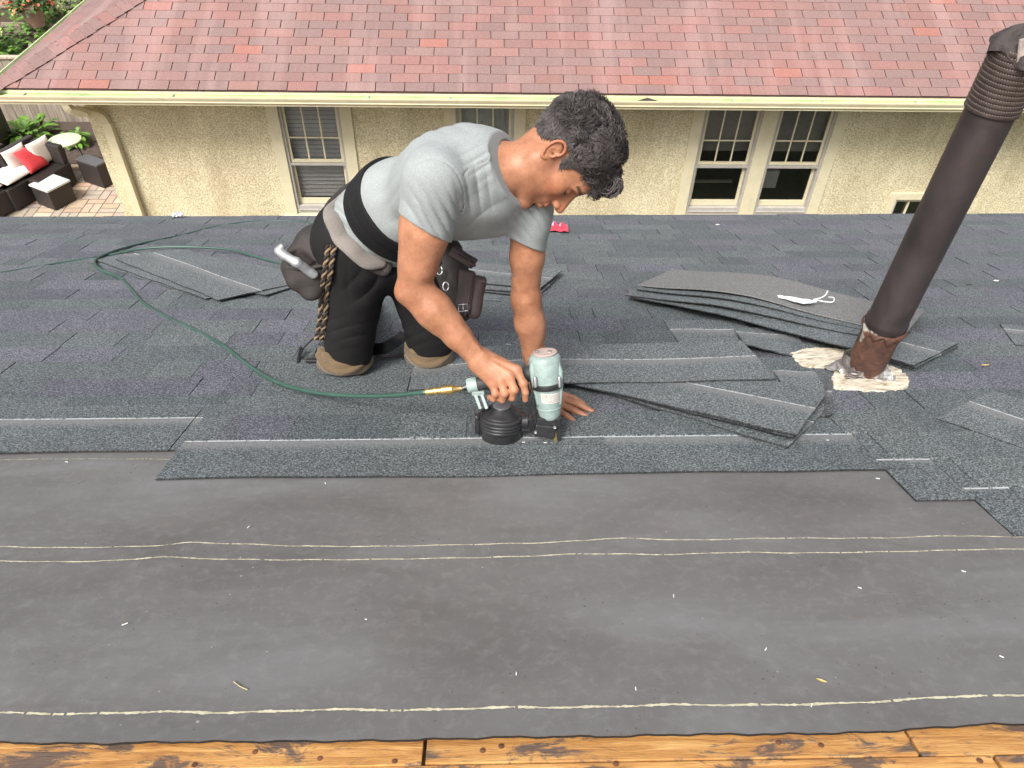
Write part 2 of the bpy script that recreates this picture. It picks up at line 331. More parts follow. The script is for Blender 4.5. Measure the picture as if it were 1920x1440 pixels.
# ---- installed courses
EXP = .1435; VE0 = 1.933        # top of the exposed part of course 0 at u=0
TEAL = [(1.0, 1.05, 1.04), (.90, .96, .96), (1.10, 1.15, 1.13), (.80, .87, .88)]; PURP = [(1.06, 1.0, 1.13), (.92, .87, .99), (1.14, 1.07, 1.19)]
def eave_v(u): return 4.965 + .04 * u
def patch_tint(u, v, i):
    s = math.sin(u * 1.3 + i * 1.7) + math.sin(u * 2.9 - i * 2.3) + random.uniform(-.9, .9) + (.35 if u < -.6 or u > 1.4 else -.8)
    t = random.choice(PURP) if s > .15 else random.choice(TEAL); g = random.uniform(.93, 1.07); return tuple(x * g for x in t)
cut_poly = [RP(*p)[:2] for p in [(1478, 668), (1540, 658), (1602, 662), (1640, 660), (1690, 690), (1702, 722), (1690, 737), (1640, 742), (1570, 738), (1566, 693), (1510, 693)]]
field = MB(); tabs = MB()
for i in range(0, 23):
    ve = VE0 + EXP * i
    if ve > 5.15: break
    u = -4.6 + random.uniform(0, .3)
    while u < 5.2:
        L = random.choice([.09, .14, .18, .22, .28, .36, .45]) ; u1 = min(u + L, 5.2); t = patch_tint((u + u1) / 2, ve, i); lift = random.choice([0, 0, .0012, .0026]) 
        ce = lambda x: min(ve + EXP + vtilt(x), eave_v(x)); a, b = ve + vtilt(u), ve + vtilt(u1)
        if ce(u) > a + .01:
            g = .0010 if random.random() < .3 else .0026
            n0, n1 = .0062 + lift * .4, .0102 + lift
            y = lambda v, x: v - (ve + vtilt(x)) + .193
            P = [(u + g, a - .012, n0 - .002), (u1, b - .012, n0 - .002), (u1, ce(u1), n1), (u + g, ce(u), n1), (u + g, ce(u), n1 - .005), (u1, ce(u1), n1 - .005), (u + g, a - .012, n0 - .008), (u1, b - .012, n0 - .008)]
            uvs = [(p[0] + i * 5.13, .2 + max(0, y(p[1], p[0]) - .19)) for p in P]
            field.add(P, [(0, 1, 2, 3)], t, uvs); field.add(P, [(3, 2, 5, 4), (0, 3, 4, 6), (1, 7, 5, 2)], (.22, .22, .22), uvs)
        u = u1
field.build('shingle_courses', 'grey_shingle', house, rw, recalc=False)
# ---- courses whose headlap is still bare, stepping up to the right
def strip(u0, u1, i, full_from=None):
    """course i (negative = up the roof): headlap plus exposed part"""
    ve = VE0 + EXP * i; m_ = MB(); u = u0; n = max(2, int((u1 - u0) / .03)); us = np.linspace(u0, u1, n + 1); ys = [0, .05, .1, .15, .19, .24, .29, .333]
    P = []; uvs = []
    for x in us:
        wob = .0028 * math.sin(x * 6.1 + i) + .0015 * math.sin(x * 17 + i)
        for j, y in enumerate(ys):
            v = ve + vtilt(x) - .19 + y + (wob if j == 0 else 0)
            nn = .0075 + (.0052 if i < -2 else 0) * 0 + (y / .333) * .0030 + .0012 * math.sin(x * 4.3 + i * 2) * (1 if j < 2 else 0) + (0.0018 if j == 0 else 0) * (.5 + .5 * math.sin(x * 9 + i)); P.append((x, v, nn)); uvs.append((x + i * 3.3 + 40, y))
    ny = len(ys); F = [(a * ny + j, (a + 1) * ny + j, (a + 1) * ny + j + 1, a * ny + j + 1) for a in range(n) for j in range(ny - 1)]
    tt = [patch_tint(us[a] * .5, ve, i) if 0 else (1.0, 1.05, 1.05) for a in range(n) for j in range(ny - 1)]
    o = len(P); B = [(p[0], p[1], p[2] - .0042) for p in P]; P2 = P + B; uv2 = uvs + uvs
    F2 = F + [tuple(o + q for q in f[::-1]) for f in F]
    F2 += [(a * ny, a * ny + o, (a + 1) * ny + o, (a + 1) * ny) for a in range(n)] + [(a * ny + ny - 1, (a + 1) * ny + ny - 1, (a + 1) * ny + ny - 1 + o, a * ny + ny - 1 + o) for a in range(n)]
    F2 += [(j, j + 1, j + 1 + o, j + o) for j in range(ny - 1)] + [(n * ny + j + 1, n * ny + j, n * ny + j + o, n * ny + j + 1 + o) for j in range(ny - 1)]
    m_.add(P2, F2, (1, 1.04, 1.04), uv2); m_.t = tt + tt + [(.25, .25, .25)] * (len(F2) - 2 * len(tt))
    return m_.build('shingle_strip', 'grey_shingle', house, rw)
strip(-2.9, -1.78, 0); strip(-1.777, -.80, 0); strip(-.797, .3, 0)
strip(-.776, .215, -1); strip(.2155, .97, -1); strip(.973, 1.9, -1)
strip(.960, 1.96, -2); strip(1.963, 2.9, -2)
strip(1.095, 2.09, -3); strip(2.093, 3.2, -3)
strip(1.205, 2.2, -4); strip(2.203, 3.2, -4)
strip(1.33, 2.3, -5)
# finished exposed courses above those strips
f2 = MB()
for i, us0 in ((-1, -.70), (-2, 1.0), (-3, 1.14), (-4, 1.26)):
    ve = VE0 + EXP * i; u = us0
    first = True
    while u < 5.2:
        L = random.choice([.12, .18, .22, .28, .36]); u1 = u + L; t = patch_tint((u + u1) / 2, ve, i); lift = random.choice([0, .001, .0022])
        n0, n1 = .0118 + lift, .0142 + lift; a, b = ve + vtilt(u) + .002, ve + vtilt(u1) + .002; c, d = a + EXP - .004, b + EXP - .004
        P = [(u + .001, a, n0), (u1, b, n0), (u1, d, n1), (u + .001, c, n1), (u + .001, c, n1 - .004), (u1, d, n1 - .004), (u + .001, a, n0 - .004), (u1, b, n0 - .004)]
        uvs = [(p[0] + i * 5.13, .2 + max(0, p[1] - a)) for p in P]
        f2.add(P, [(0, 1, 2, 3), (3, 2, 5, 4), (0, 3, 4, 6), (1, 7, 5, 2), (0, 6, 7, 1)], t, uvs); u = u1
f2.build('laminated_tabs', 'grey_shingle', house, rw, recalc=False)

# ================================================================ the neighbouring house
GUT = onplane(960, 190, 1, 7.85); YG = 7.85; ZG = GUT[2]          # gutter lip line
XL = onplane(-28, 186, 1, YG)[0]; XR = 9.5; SL = R(22.4); YB = YG + 9.6
WALLY = YG + .62; WX0 = onplane(168, 227, 1, WALLY)[0]
nh = thing('neighbour_house', 'cream stucco house with red shingle hip roof beyond the near eave', 'house', (2, WALLY + 3, 0))
TL = [(1, 1, 1), (.95, .98, 1.0), (1.03, .99, .97), (1.06, .96, .92), (.92, .95, .97), (1.0, .97, .97), (.97, 1.02, 1.02)]
def roof_tint(): 
    r = random.random()
    if r < .035: g = random.uniform(1.0, 1.12); return (1.2 * g, .88 * g, .78 * g)
    if r < .2: return (1.10, .95, .93)
    if r < .36: return (.90, .97, .99)
    g = random.uniform(.92, 1.08); t = random.choice(TL); return tuple(x * g for x in t)
def slope(name, org, ax, up, inw, width, cutL, cutR, rows, tab=.3048, ex=.127):
    """tabs laid on a slope: org eave corner, ax along the eave, inw up the slope"""
    nrm = np.cross(ax, inw); nrm /= np.linalg.norm(nrm)
    if nrm[2] < 0: nrm = -nrm
    m_ = MB()
    for r in range(rows):
        y0, y1 = r * ex, (r + 1) * ex; off = (r % 2) * tab / 2 + random.uniform(-.01, .01); x = -tab + off
        while x < width:
            a, b = x + .0045, x + tab - .0045; lo = cutL(y0 + ex / 2); hi = cutR(y0 + ex / 2); aa, bb = max(a, lo), min(b, hi)
            if bb > aa + .01:
                h = .006 + random.uniform(0, .0015); j1 = random.uniform(-.003, .003)
                q = lambda X, Y, Z: org + ax * X + inw * Y + nrm * Z
                P = [q(aa, y0 + j1, h), q(bb, y0 + j1, h), q(bb, y1 + .01, .002), q(aa, y1 + .01, .002), q(aa, y0 + j1, 0), q(bb, y0 + j1, 0)]
                m_.add(P, [(0, 1, 2, 3), (4, 5, 1, 0), (0, 3, 4), (5, 2, 1)], roof_tint())
            x += tab
    return m_
inw = np.array([0, math.cos(SL), math.sin(SL)]); ZE = ZG + .045; org = np.array([XL, YG + .11, ZE + .0])
rows = int(4.85 / math.cos(SL) / .127); cs = math.cos(SL)
mf = slope('f', org, np.array([1., 0, 0]), None, inw, XR - XL, lambda y: y * cs, lambda y: XR - XL - y * cs, rows)
ml = slope('l', np.array([XL, YB, ZE]), np.array([0, -1., 0]), None, np.array([cs, 0, math.sin(SL)]), YB - YG - .11, lambda y: y * cs, lambda y: YB - YG - .11 - y * cs, rows)
# solid deck under the tabs (hip roof body)
top = ZE + 4.8 * math.tan(SL); rb = MB()
simple('roof_under', (.10, .05, .045), .9)
P = [(XL, YG + .11, ZE - .012), (XR, YG + .11, ZE - .012), (XR, YB, ZE - .012), (XL, YB, ZE - .012), (XL + 4.75, YG + .11 + 4.75, top - .03), (XR - 4.75, YG + .11 + 4.75, top - .03)]
rb.add(P, [(0, 1, 5, 4), (1, 2, 5), (2, 3, 4, 5), (3, 0, 4), (3, 2, 1, 0)])
roof = rb.build('roof', 'roof_under', nh)
mf.build('shingle_field', 'red_shingle', roof, recalc=False); ml.build('side_shingle_field', 'red_shingle', roof, recalc=False)
# hip caps
hd = np.array([1, 1, math.tan(SL)]); hd = hd / np.linalg.norm(hd); base = np.array([XL, YG + .11, ZE + .012]); hc = MB(); n = 46
d1 = _n(np.cross(np.array([0, -math.sin(SL), math.cos(SL)]), hd)); d2 = _n(np.cross(np.array([-math.sin(SL), 0, math.cos(SL)]), hd))
if d1[0] < 0: d1 = -d1
if d2[0] > 0: d2 = -d2
for i in range(n):
    s0 = i * .125 - .02; s1 = s0 + .15; a = base + hd * s0; b = base + hd * s1; lift = np.array([0, 0, .012]); W_ = .155 + random.uniform(-.008, .008)
    P = [a + lift + d1 * W_, a + lift * 1.7, a + lift + d2 * W_, b + d1 * W_ * .96, b + lift * .6, b + d2 * W_ * .96, a + d1 * W_, a, a + d2 * W_]
    hc.add(P, [(0, 1, 4, 3), (1, 2, 5, 4), (6, 7, 1, 0), (7, 8, 2, 1)], tuple(x * 1.0 for x in roof_tint()))
hc.build('hip_caps', 'red_shingle', roof, recalc=False)
# walls, with openings for the windows
def WP(px, py, y=None): return onplane(px, py, 1, WALLY if y is None else y)
wins = [dict(x0=WP(512, 240)[0] - .0, x1=WP(655, 240)[0], top=.0)]
def wx(px, py): p = WP(px, py); return p[0]
W1 = (wx(500, 210), wx(659, 210)); W2 = (wx(833, 210), wx(986, 210)); W3 = (wx(1300, 211), wx(1592, 211))
ZT = WP(960, 206)[2] + .16; ZB = WP(960, 401)[2]; W4 = (wx(1668, 368), wx(1668, 368) + .78); Z4 = WP(1700, 361)[2]
WALLZ = ZE - .02; T = .13
opens = [(W1[0], W1[1], ZB, ZT), (W2[0], W2[1], ZB, ZT), (W3[0], W3[1], ZB, ZT), (W4[0], W4[1], Z4 - .55, Z4)]
wm = MB(); zs = sorted({0, WALLZ} | {z for o_ in opens for z in o_[2:]}); xs = sorted({WX0, 9.1} | {x for o_ in opens for x in o_[:2]})
for a, b in zip(xs[:-1], xs[1:]):
    for c, d in zip(zs[:-1], zs[1:]):
        mx, mz = (a + b) / 2, (c + d) / 2
        if any(o_[0] < mx < o_[1] and o_[2] < mz < o_[3] for o_ in opens): continue
        wm.add([(a, WALLY, c), (b, WALLY, c), (b, WALLY, d), (a, WALLY, d)], [(0, 1, 2, 3)])
wm.add([(WX0, WALLY, 0), (WX0, YB - .6, 0), (WX0, YB - .6, WALLZ), (WX0, WALLY, WALLZ)], [(0, 1, 2, 3)]); wm.add([(9.1, WALLY, 0), (9.1, YB - .6, 0), (9.1, YB - .6, WALLZ), (9.1, WALLY, WALLZ)], [(0, 1, 2, 3)])
wm.add([(WX0, YB - .6, 0), (9.1, YB - .6, 0), (9.1, YB - .6, WALLZ), (WX0, YB - .6, WALLZ)], [(0, 1, 2, 3)])
wm.build('wall', 'stucco', nh, recalc=False)
so_ = MB(); so_.box((XL + .05, YG + .11, ZE - .05), (XR - .05, WALLY - .003, ZE - .022)); so_.build('soffit', 'cream_paint', nh)
# dim rooms behind the glass
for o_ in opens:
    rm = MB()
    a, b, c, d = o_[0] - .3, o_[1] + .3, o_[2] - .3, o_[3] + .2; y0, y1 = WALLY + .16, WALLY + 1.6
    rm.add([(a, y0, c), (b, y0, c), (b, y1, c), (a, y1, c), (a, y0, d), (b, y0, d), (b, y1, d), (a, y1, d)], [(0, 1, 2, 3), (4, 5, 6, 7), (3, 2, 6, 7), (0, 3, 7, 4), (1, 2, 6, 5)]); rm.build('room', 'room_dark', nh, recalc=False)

def window(x0, x1, z0, z1, ncol=3, cas=.13, mull=None, blinds=True, small=False, lab=None, thick=None):
    fr_ = MB(); y = WALLY
    fr_.box((x0 - .0, y - .028, z0), (x0 + cas, y + .15, z1)); fr_.box((x1 - cas, y - .028, z0), (x1, y + .15, z1))
    fr_.box((x0 + cas, y - .028, z1 - (cas if small else .1)), (x1 - cas, y + .15, z1)); fr_.box((x0 - .03, y - .06, z0 - .05), (x1 + .03, y + .15, z0 - .002)); fr_.box((x0 - .0, y - .018, z0 - .12), (x1, y + .1, z0 - .052))
    bays = [(x0 + cas, x1 - cas)]
    if mull: fr_.box((mull[0], y - .0275, z0), (mull[1], y + .15, z1 - .1)); bays = [(x0 + cas, mull[0]), (mull[1], x1 - cas)]
    wo = fr_.build('window', 'cream_paint', nh, bevel=.004)
    if lab: wo['label'] = lab
    zt = z1 - (cas if small else .1)
    def finish():
        gf.build('frame', 'grey_frame', wo, bevel=.002)
        sf.build('sash', 'cream_paint', wo, bevel=.002); gl.build('pane', 'window_glass', wo, recalc=False)
        if bl.v: bl.build('blind', 'blind', wo, recalc=False)
    for a, b in bays:
        gf = MB(); sf = MB(); gl = MB(); bl = MB()
        gw = .03
        gf.box((a, y - .005, z0), (a + gw, y + .06, zt)); gf.box((b - gw, y - .005, z0), (b, y + .06, zt))
        if small:
            n = 3; gf.box((a + gw, y - .005, zt - .02), (b - gw, y + .012, zt)); gl.add([(a, y + .05, z0), (b, y + .05, z0), (b, y + .05, zt), (a, y + .05, zt)], [(0, 1, 2, 3)])
            for k in range(1, n): cx = a + (b - a) * k / n; sf.box((cx - .012, y + .02, z0), (cx + .012, y + .045, zt))
            sf.box((a + gw, y + .015, zt - .045), (b - gw, y + .045, zt)); finish(); continue
        a2, b2 = a + gw, b - gw; zm = z0 + (zt - z0) * .47
        gf.box((a2, y - .002, zm - .018), (b2, y + .02, zm + .012)); gf.box((a2, y - .002, z0), (b2, y + .055, z0 + .10)); gf.box((a2, y - .02, z0 + .045), (b2, y - .003, z0 + .06))
        st = .032       # upper sash in front, lower sash behind
        for (c, d, yy) in ((zm + .014, zt, y + .022), (z0 + .1, zm + .03, y + .058)):
            sf.box((a2, yy, c), (a2 + st, yy + .03, d)); sf.box((b2 - st, yy, c), (b2, yy + .03, d)); sf.box((a2 + st, yy, c), (b2 - st, yy + .03, c + (.035 if c > zm else .075))); sf.box((a2 + st, yy, d - .03), (b2 - st, yy + .03, d))
            gl.add([(a2 + st, yy + .015, c), (b2 - st, yy + .015, c), (b2 - st, yy + .015, d), (a2 + st, yy + .015, d)], [(0, 1, 2, 3)])
            if c > zm:
                for k in range(1, ncol): cx = a2 + st + (b2 - a2 - 2 * st) * k / ncol; sf.box((cx - .009, yy + .003, c + .035), (cx + .009, yy + .012, d - .03))
                h = (c + d) / 2; h2 = c + (d - c) * .42
                for k in range(ncol):
                    ca = a2 + st + (b2 - a2 - 2 * st) * k / ncol + (.0095 if k else 0); cb = a2 + st + (b2 - a2 - 2 * st) * (k + 1) / ncol - (.0095 if k < ncol - 1 else 0)
                    sf.box((ca, yy + .003, h2 - .009), (cb, yy + .012, h2 + .009))
        if blinds:
            z = z0 + .17
            while z < zt:
                bl.add([(a2, y + .125, z), (b2, y + .125, z), (b2, y + .15, z + .036), (a2, y + .15, z + .036)], [(0, 1, 2, 3)]); z += .052
        finish()
    return wo
window(*W1, ZB, ZT, lab='window with closed grey venetian blinds')
window(*W2, ZB, ZT, blinds=False)
w3 = window(*W3, ZB, ZT, mull=(wx(1432, 211), wx(1461, 211)), blinds=False, lab='double window with dark unlit panes')
window(*W4, Z4 - .55, Z4, cas=.09, small=True)
simple('curtain', (.62, .66, .62), .8, var=.2, vs=4)
cu = MB()
for k in range(24): a = W2[0] + .14 + k * .03; cu.add([(a, WALLY + .15 + .01 * (k % 2), ZB), (a + .03, WALLY + .15 + .01 * ((k + 1) % 2), ZB), (a + .03, WALLY + .15 + .01 * ((k + 1) % 2), ZT), (a, WALLY + .15 + .01 * (k % 2), ZT)], [(0, 1, 2, 3)])
cu.build('curtain', 'curtain', nh, recalc=False)
# things glimpsed in the dark room: a sill shelf, a far window frame and a white box
x0 = W3[0]
for q in (((x0 + .15, WALLY + .5, ZB + .62), (x0 + .8, WALLY + .53, ZB + .68)), ((x0 + .15, WALLY + .45, ZB + .20), (x0 + .8, WALLY + .5, ZB + .22)), ((x0 + .15, WALLY + .5, ZB + 1.06), (x0 + .8, WALLY + .53, ZB + 1.1))): ri = MB(); ri.box(*q); ri.build('room_shelf', 'grey_frame', nh)
simple('pane_panel_grey', (.30, .285, .26), .8, var=.15)  # grey for panels added behind the upper panes to lighten them
for a_, b_2 in ((W3[0] + .16, wx(1432, 211) - .02), (wx(1461, 211) + .02, W3[1] - .16)): ri = MB(); ri.box((a_, WALLY + .13, ZB + .80), (b_2, WALLY + .14, ZT - .1)); ri.build('added_pane_panel', 'pane_panel_grey', nh)
ri = MB(); ri.box((x0 + 1.08, WALLY + .35, ZB + .18), (x0 + 1.34, WALLY + .5, ZB + .42)); ri.build('white_box', 'white_plastic', nh, bevel=.01)
# gutter along the front eave and the left eave (K profile with an open green inside)
def gutter(fr, L0, L1, name):
    g = MB(); o_ = [(0, .012), (.012, .014), (.014, .004), (.012, -.03), (.028, -.06), (.034, -.098)]
    prof = [(.0, .010), (.0, -.002), (.010, -.030), (.014, -.040), (.010, -.05), (.034, -.078), (.034, -.09), (.118, -.09), (.118, .0)]
    inner = [(.112, .0), (.112, -.012), (.022, -.012), (.012, .010)]
    full = prof + inner; n = len(full)
    P = [fr(L0, a, b) for a, b in full] + [fr(L1, a, b) for a, b in full]
    F = []; mi = []
    for i in range(n):
        j = (i + 1) % n; F.append((i, j, n + j, n + i)); mi.append(1 if len(prof) <= i < n - 1 or i == len(prof) - 1 else 0)
    for f_, k in zip(F, mi): g.f.append(f_); g.t.append((1, 1, 1)); g.mi.append(k)
    g.v = [tuple(p) for p in P]; g.uv = [(0, 0)] * len(P); g.add([fr(L0, a, b) for a, b in ((0, .01), (.034, -.09), (.118, -.09), (.118, 0))], [(0, 1, 2, 3)])
    return g.build(name, ['gutter_paint', 'gutter_green'], nh, recalc=False)
g1 = gutter(lambda L, a, b: (L, YG + a, ZG + b), XL - .02, XR, 'gutter')
gutter(lambda L, a, b: (XL - .12 + a, L, ZG + b), YG - .0, YB, 'gutter')
for px in (48, 325, 690, 843, 1030, 1210, 1376, 1545, 1720, 1860):
    p = onplane(px, 190, 1, YG + .06); gb = MB(); gb.box((p[0] - .01, YG + .005, ZG - .008), (p[0] + .01, YG + .108, ZG + .002)); gb.build('gutter_strap', 'grey_frame', g1)
fa = MB(); fa.box((XL, YG + .119, ZE - .16), (XR, YG + .14, ZE - .052)); fa.build('fascia', 'cream_paint', nh)
# downspout: elbow from the gutter back to the corner, then down the wall
ds = MB(); gx = onplane(128, 209, 1, YG + .07)[0]; wp = WP(178, 232); 
def rect_tube(path, w, d, bb):
    path = np.array(path, float); n = len(path); tg = np.gradient(path, axis=0); V = []
    for i in range(n):
        t = _n(tg[i]); a = np.cross(t, [0, 1, 0.02]); a = _n(a); b = np.cross(t, a)
        for sx, sy in ((-1, -1), (1, -1), (1, 1), (-1, 1)): V.append(path[i] + a * w * sx + b * d * sy)
    F = [(i * 4 + k, i * 4 + (k + 1) % 4, (i + 1) * 4 + (k + 1) % 4, (i + 1) * 4 + k) for i in range(n - 1) for k in range(4)] + [(0, 1, 2, 3), tuple((n - 1) * 4 + k for k in range(4))]
    bb.add(V, F)
xd = WX0 + .22
rect_tube(spline([(gx, YG + .07, ZG - .08), (gx + .01, YG + .1, ZG - .17), (gx + .09, YG + .22, ZG - .26), (xd - .22, WALLY - .13, ZG - .36), (xd - .04, WALLY - .055, ZG - .44), (xd, WALLY - .05, ZG - .56)], 26), .04, .032, ds)
ds.box((xd - .055, WALLY - .09, .1), (xd + .045, WALLY - .008, ZG - .53)); ds.build('downspout', 'gutter_paint', nh, bevel=.006)
tb = MB(); tb.box((WX0 - .02, WALLY - .03, .0), (WX0 + .03, WALLY - .004, WALLZ)) ; 
# a rolled leaf clump stuck in the gutter
lf = MB(); p = onplane(1213, 191, 1, YG + .05)
simple('dead_leaf', (.06, .035, .025), .8, var=.5)
lf.add([(p[0] - .11, p[1], p[2] + .01), (p[0] - .05, p[1] - .03, p[2] + .025), (p[0] + .06, p[1] - .03, p[2] + .02), (p[0] + .12, p[1], p[2] + .012), (p[0] + .04, p[1] + .03, p[2] + .004), (p[0] - .06, p[1] + .03, p[2] + .006), (p[0], p[1], p[2] + .045)], [(0, 1, 6), (1, 2, 6), (2, 3, 6), (3, 4, 6), (4, 5, 6), (5, 0, 6)])
tag(lf.build('leaf', 'dead_leaf'), 'dark curled dead leaf lying in the green gutter', 'leaf')
# ================================================================ patio and garden behind
def GP(px, py, z=0.0): return onplane(px, py, 2, z)
def mat_paver():
    s = NT('paver'); a = s.n('Attribute'); a.attribute_name = 'tint'; src = s.coord('World'); n = s.noise(src, 30, 5, .7)
    c = s.mix(s.ramp(n, [(.3, (.33, .27, .22)), (.7, (.50, .43, .36))]), a.outputs['Color'], 1.0, 'MULTIPLY'); s.col(c); s.rough(.85); s.bump(n, .4, .003)
mat_paver()
simple('soil', (.085, .06, .048), .95, var=.5, vs=14, bs=60, bstr=.8, bd=.01)
simple('sand', (.22, .19, .16), .95)
gm = MB(); gm.add([(-60, -8, -.03), (60, -8, -.03), (60, 70, -.03), (-60, 70, -.03)], [(0, 1, 2, 3)])
simple('ground', (.09, .10, .05), .95, var=.5, vs=3, bs=30, bstr=.6, bd=.01, coord='World'); tag(gm.build('ground', 'ground', origin=(0, 0, 0)), kind='structure')
pm = MB(); PW, PL = .2, .1 * 2
PY1 = 11.75
bx0, bx1, by0, by1 = -12.0, 3.0, 5.0, PY1
pm.add([(bx0, by0, -.012), (bx1, by0, -.012), (bx1, by1, -.012), (bx0, by1, -.012)], [(0, 1, 2, 3)], (.35, .33, .3))
s_ = .13; i = 0; y = by0; cols = [(1, 1, 1), (1.1, .95, .85), (1.0, 1.0, .95), (1.15, 1.05, .9), (.9, .85, .85), (1.2, 1.1, 1.0), (1.12, .88, .78)]
nY = int((by1 - by0) / s_); nX = int((-3.6 - bx0) / s_)
used = np.zeros((nY + 2, nX + 2), bool)
for j in range(nY):
    for i in range(nX):
        if used[j, i]: continue
        k = (i + j) % 4; horiz = k < 2
        w_, h_ = (2, 1) if horiz else (1, 2)
        if random.random() < .18: w_, h_ = 2, 2
        if used[j:j + h_, i:i + w_].any(): w_, h_ = 1, 1
        if j + h_ > nY: h_ = 1
        if i + w_ > nX: w_ = 1
        used[j:j + h_, i:i + w_] = True
        x0 = bx0 + i * s_; y0 = by0 + j * s_; t = random.choice(cols); g = random.uniform(.85, 1.15); t = tuple(q * g for q in t); e = .006
        pm.add([(x0 + e, y0 + e, 0), (x0 + w_ * s_ - e, y0 + e, 0), (x0 + w_ * s_ - e, y0 + h_ * s_ - e, 0), (x0 + e, y0 + h_ * s_ - e, 0)], [(0, 1, 2, 3)], t)
tag(pm.build('patio', 'paver', origin=(0, 8, 0), recalc=False), kind='structure')
sm = MB(); sm.box((-14, PY1 + .0, -.03), (-2.0, 14.2, .03)); tag(sm.build('soil', 'soil'), kind='structure')
be = MB(); x = -9.6
while x < -4.9: be.box((x, PY1 - .1, -.01), (x + .19, PY1 - .002, .045), random.choice(cols)); x += .2
tag(be.build('brick_edging', 'paver'), 'row of red bricks edging the soil bed behind the seating', 'edging')
# fence
def mat_fence():
    s = NT('fence_wood'); src = s.coord('World'); f = s.noise(s.mapn(src, (9, 9, .7)), 4, 7, .7, .5); a = s.n('Attribute'); a.attribute_name = 'tint'
    c = s.ramp(f, [(.3, (.17, .14, .11)), (.55, (.30, .255, .20)), (.75, (.42, .37, .30))]); s.col(s.mix(c, a.outputs['Color'], 1.0, 'MULTIPLY')); s.rough(.85); s.bump(f, .5, .004)
mat_fence()
FY = 13.35; fe = MB(); x = -12
while x < -3.0:
    g = random.uniform(.8, 1.15); fe.box((x, FY, .02), (x + .135, FY + .02, 1.12 + random.uniform(-.01, .01)), (g, g, g)); x += .141
fo = thing('fence', 'weathered wooden board fence behind the patio seating', 'fence', (-7, FY, 0)); fe.build('boards', 'fence_wood', fo)
fr2 = MB(); fr2.box((-12, FY + .021, .25), (-3, FY + .06, .34)); fr2.box((-12, FY + .021, .85), (-3, FY + .06, .94)); fr2.build('rail', 'fence_wood', fo)
fc = MB(); fc.box((-12.02, FY - .03, 1.135), (-3, FY + .07, 1.165), (1.6, 1.6, 1.6)); fc.build('cap_rail', 'fence_wood', fo)
# wicker furniture
def mat_wicker():
    s = NT('wicker'); src = s.coord('Object'); w1 = s.n('TexWave', Scale=28.0, Distortion=.6); w1.bands_direction = 'Z'; s.l(src, w1.inputs['Vector']); w2 = s.n('TexWave', Scale=22.0, Distortion=.6); w2.bands_direction = 'DIAGONAL'; s.l(src, w2.inputs['Vector'])
    f = s.math('MULTIPLY', w1.outputs['Fac'], w2.outputs['Fac']); s.col(s.ramp(f, [(.1, (.018, .014, .013)), (.8, (.06, .048, .045))])); s.rough(.5); s.bump(f, .6, .006)
mat_wicker()
simple('cushion', (.72, .64, .58), .9, var=.07, bs=90); simple('red_cloth', (.62, .045, .055), .8, var=.12, bs=90)
simple('marble', (.62, .64, .62), .25, c2=(.42, .46, .45), vs=3, bstr=0); simple('dark_top', (.10, .10, .105), .4, var=.15, bstr=.05); simple('green_metal', (.58, .66, .44), .45, var=.08, bstr=.05); simple('wire', (.05, .05, .05), .5)
def gframe(cx, cy, ang, z=0):
    c, s = math.cos(ang), math.sin(ang)
    return lambda P: np.stack([cx + P[..., 0] * c - P[..., 1] * s, cy + P[..., 0] * s + P[..., 1] * c, z + P[..., 2]], -1)
a_tab = GP(122, 381 + 0)     # near corner of the marble table at the ground ~ (100,381)
def cornerbox(name, label, cat, near, left, right, hz, topmat, toph=.03, grp=None, tname='table_top'):
    """box from three top-corner pixels: near corner, left corner, right corner"""
    n_, l_, r_ = (GP(*q, hz) for q in (near, left, right)); f_ = l_ + r_ - n_; poly = [n_[:2], r_[:2], f_[:2], l_[:2]]
    t = thing(name, label, cat, ((l_[0] + r_[0]) / 2, (l_[1] + r_[1]) / 2, 0), grp); cc = np.mean(poly, 0)
    b = MB(); b.prism([cc + (p - cc) * .96 for p in poly], .01, hz - toph, ident); b.build('base', 'wicker', t, bevel=.01)
    b = MB(); b.prism(poly, hz - toph + .001, hz, ident); b.build(tname, topmat, t, bevel=.004); return t
cornerbox('coffee_table', 'square dark wicker coffee table with a pale marble top', 'table', (88, 359), (53, 346), (131, 337), .34, 'marble')
cornerbox('side_table', 'dark wicker side table with plain grey top beside the downspout', 'table', (180, 311), (140, 298), (200, 300 + 1), .4, 'dark_top')
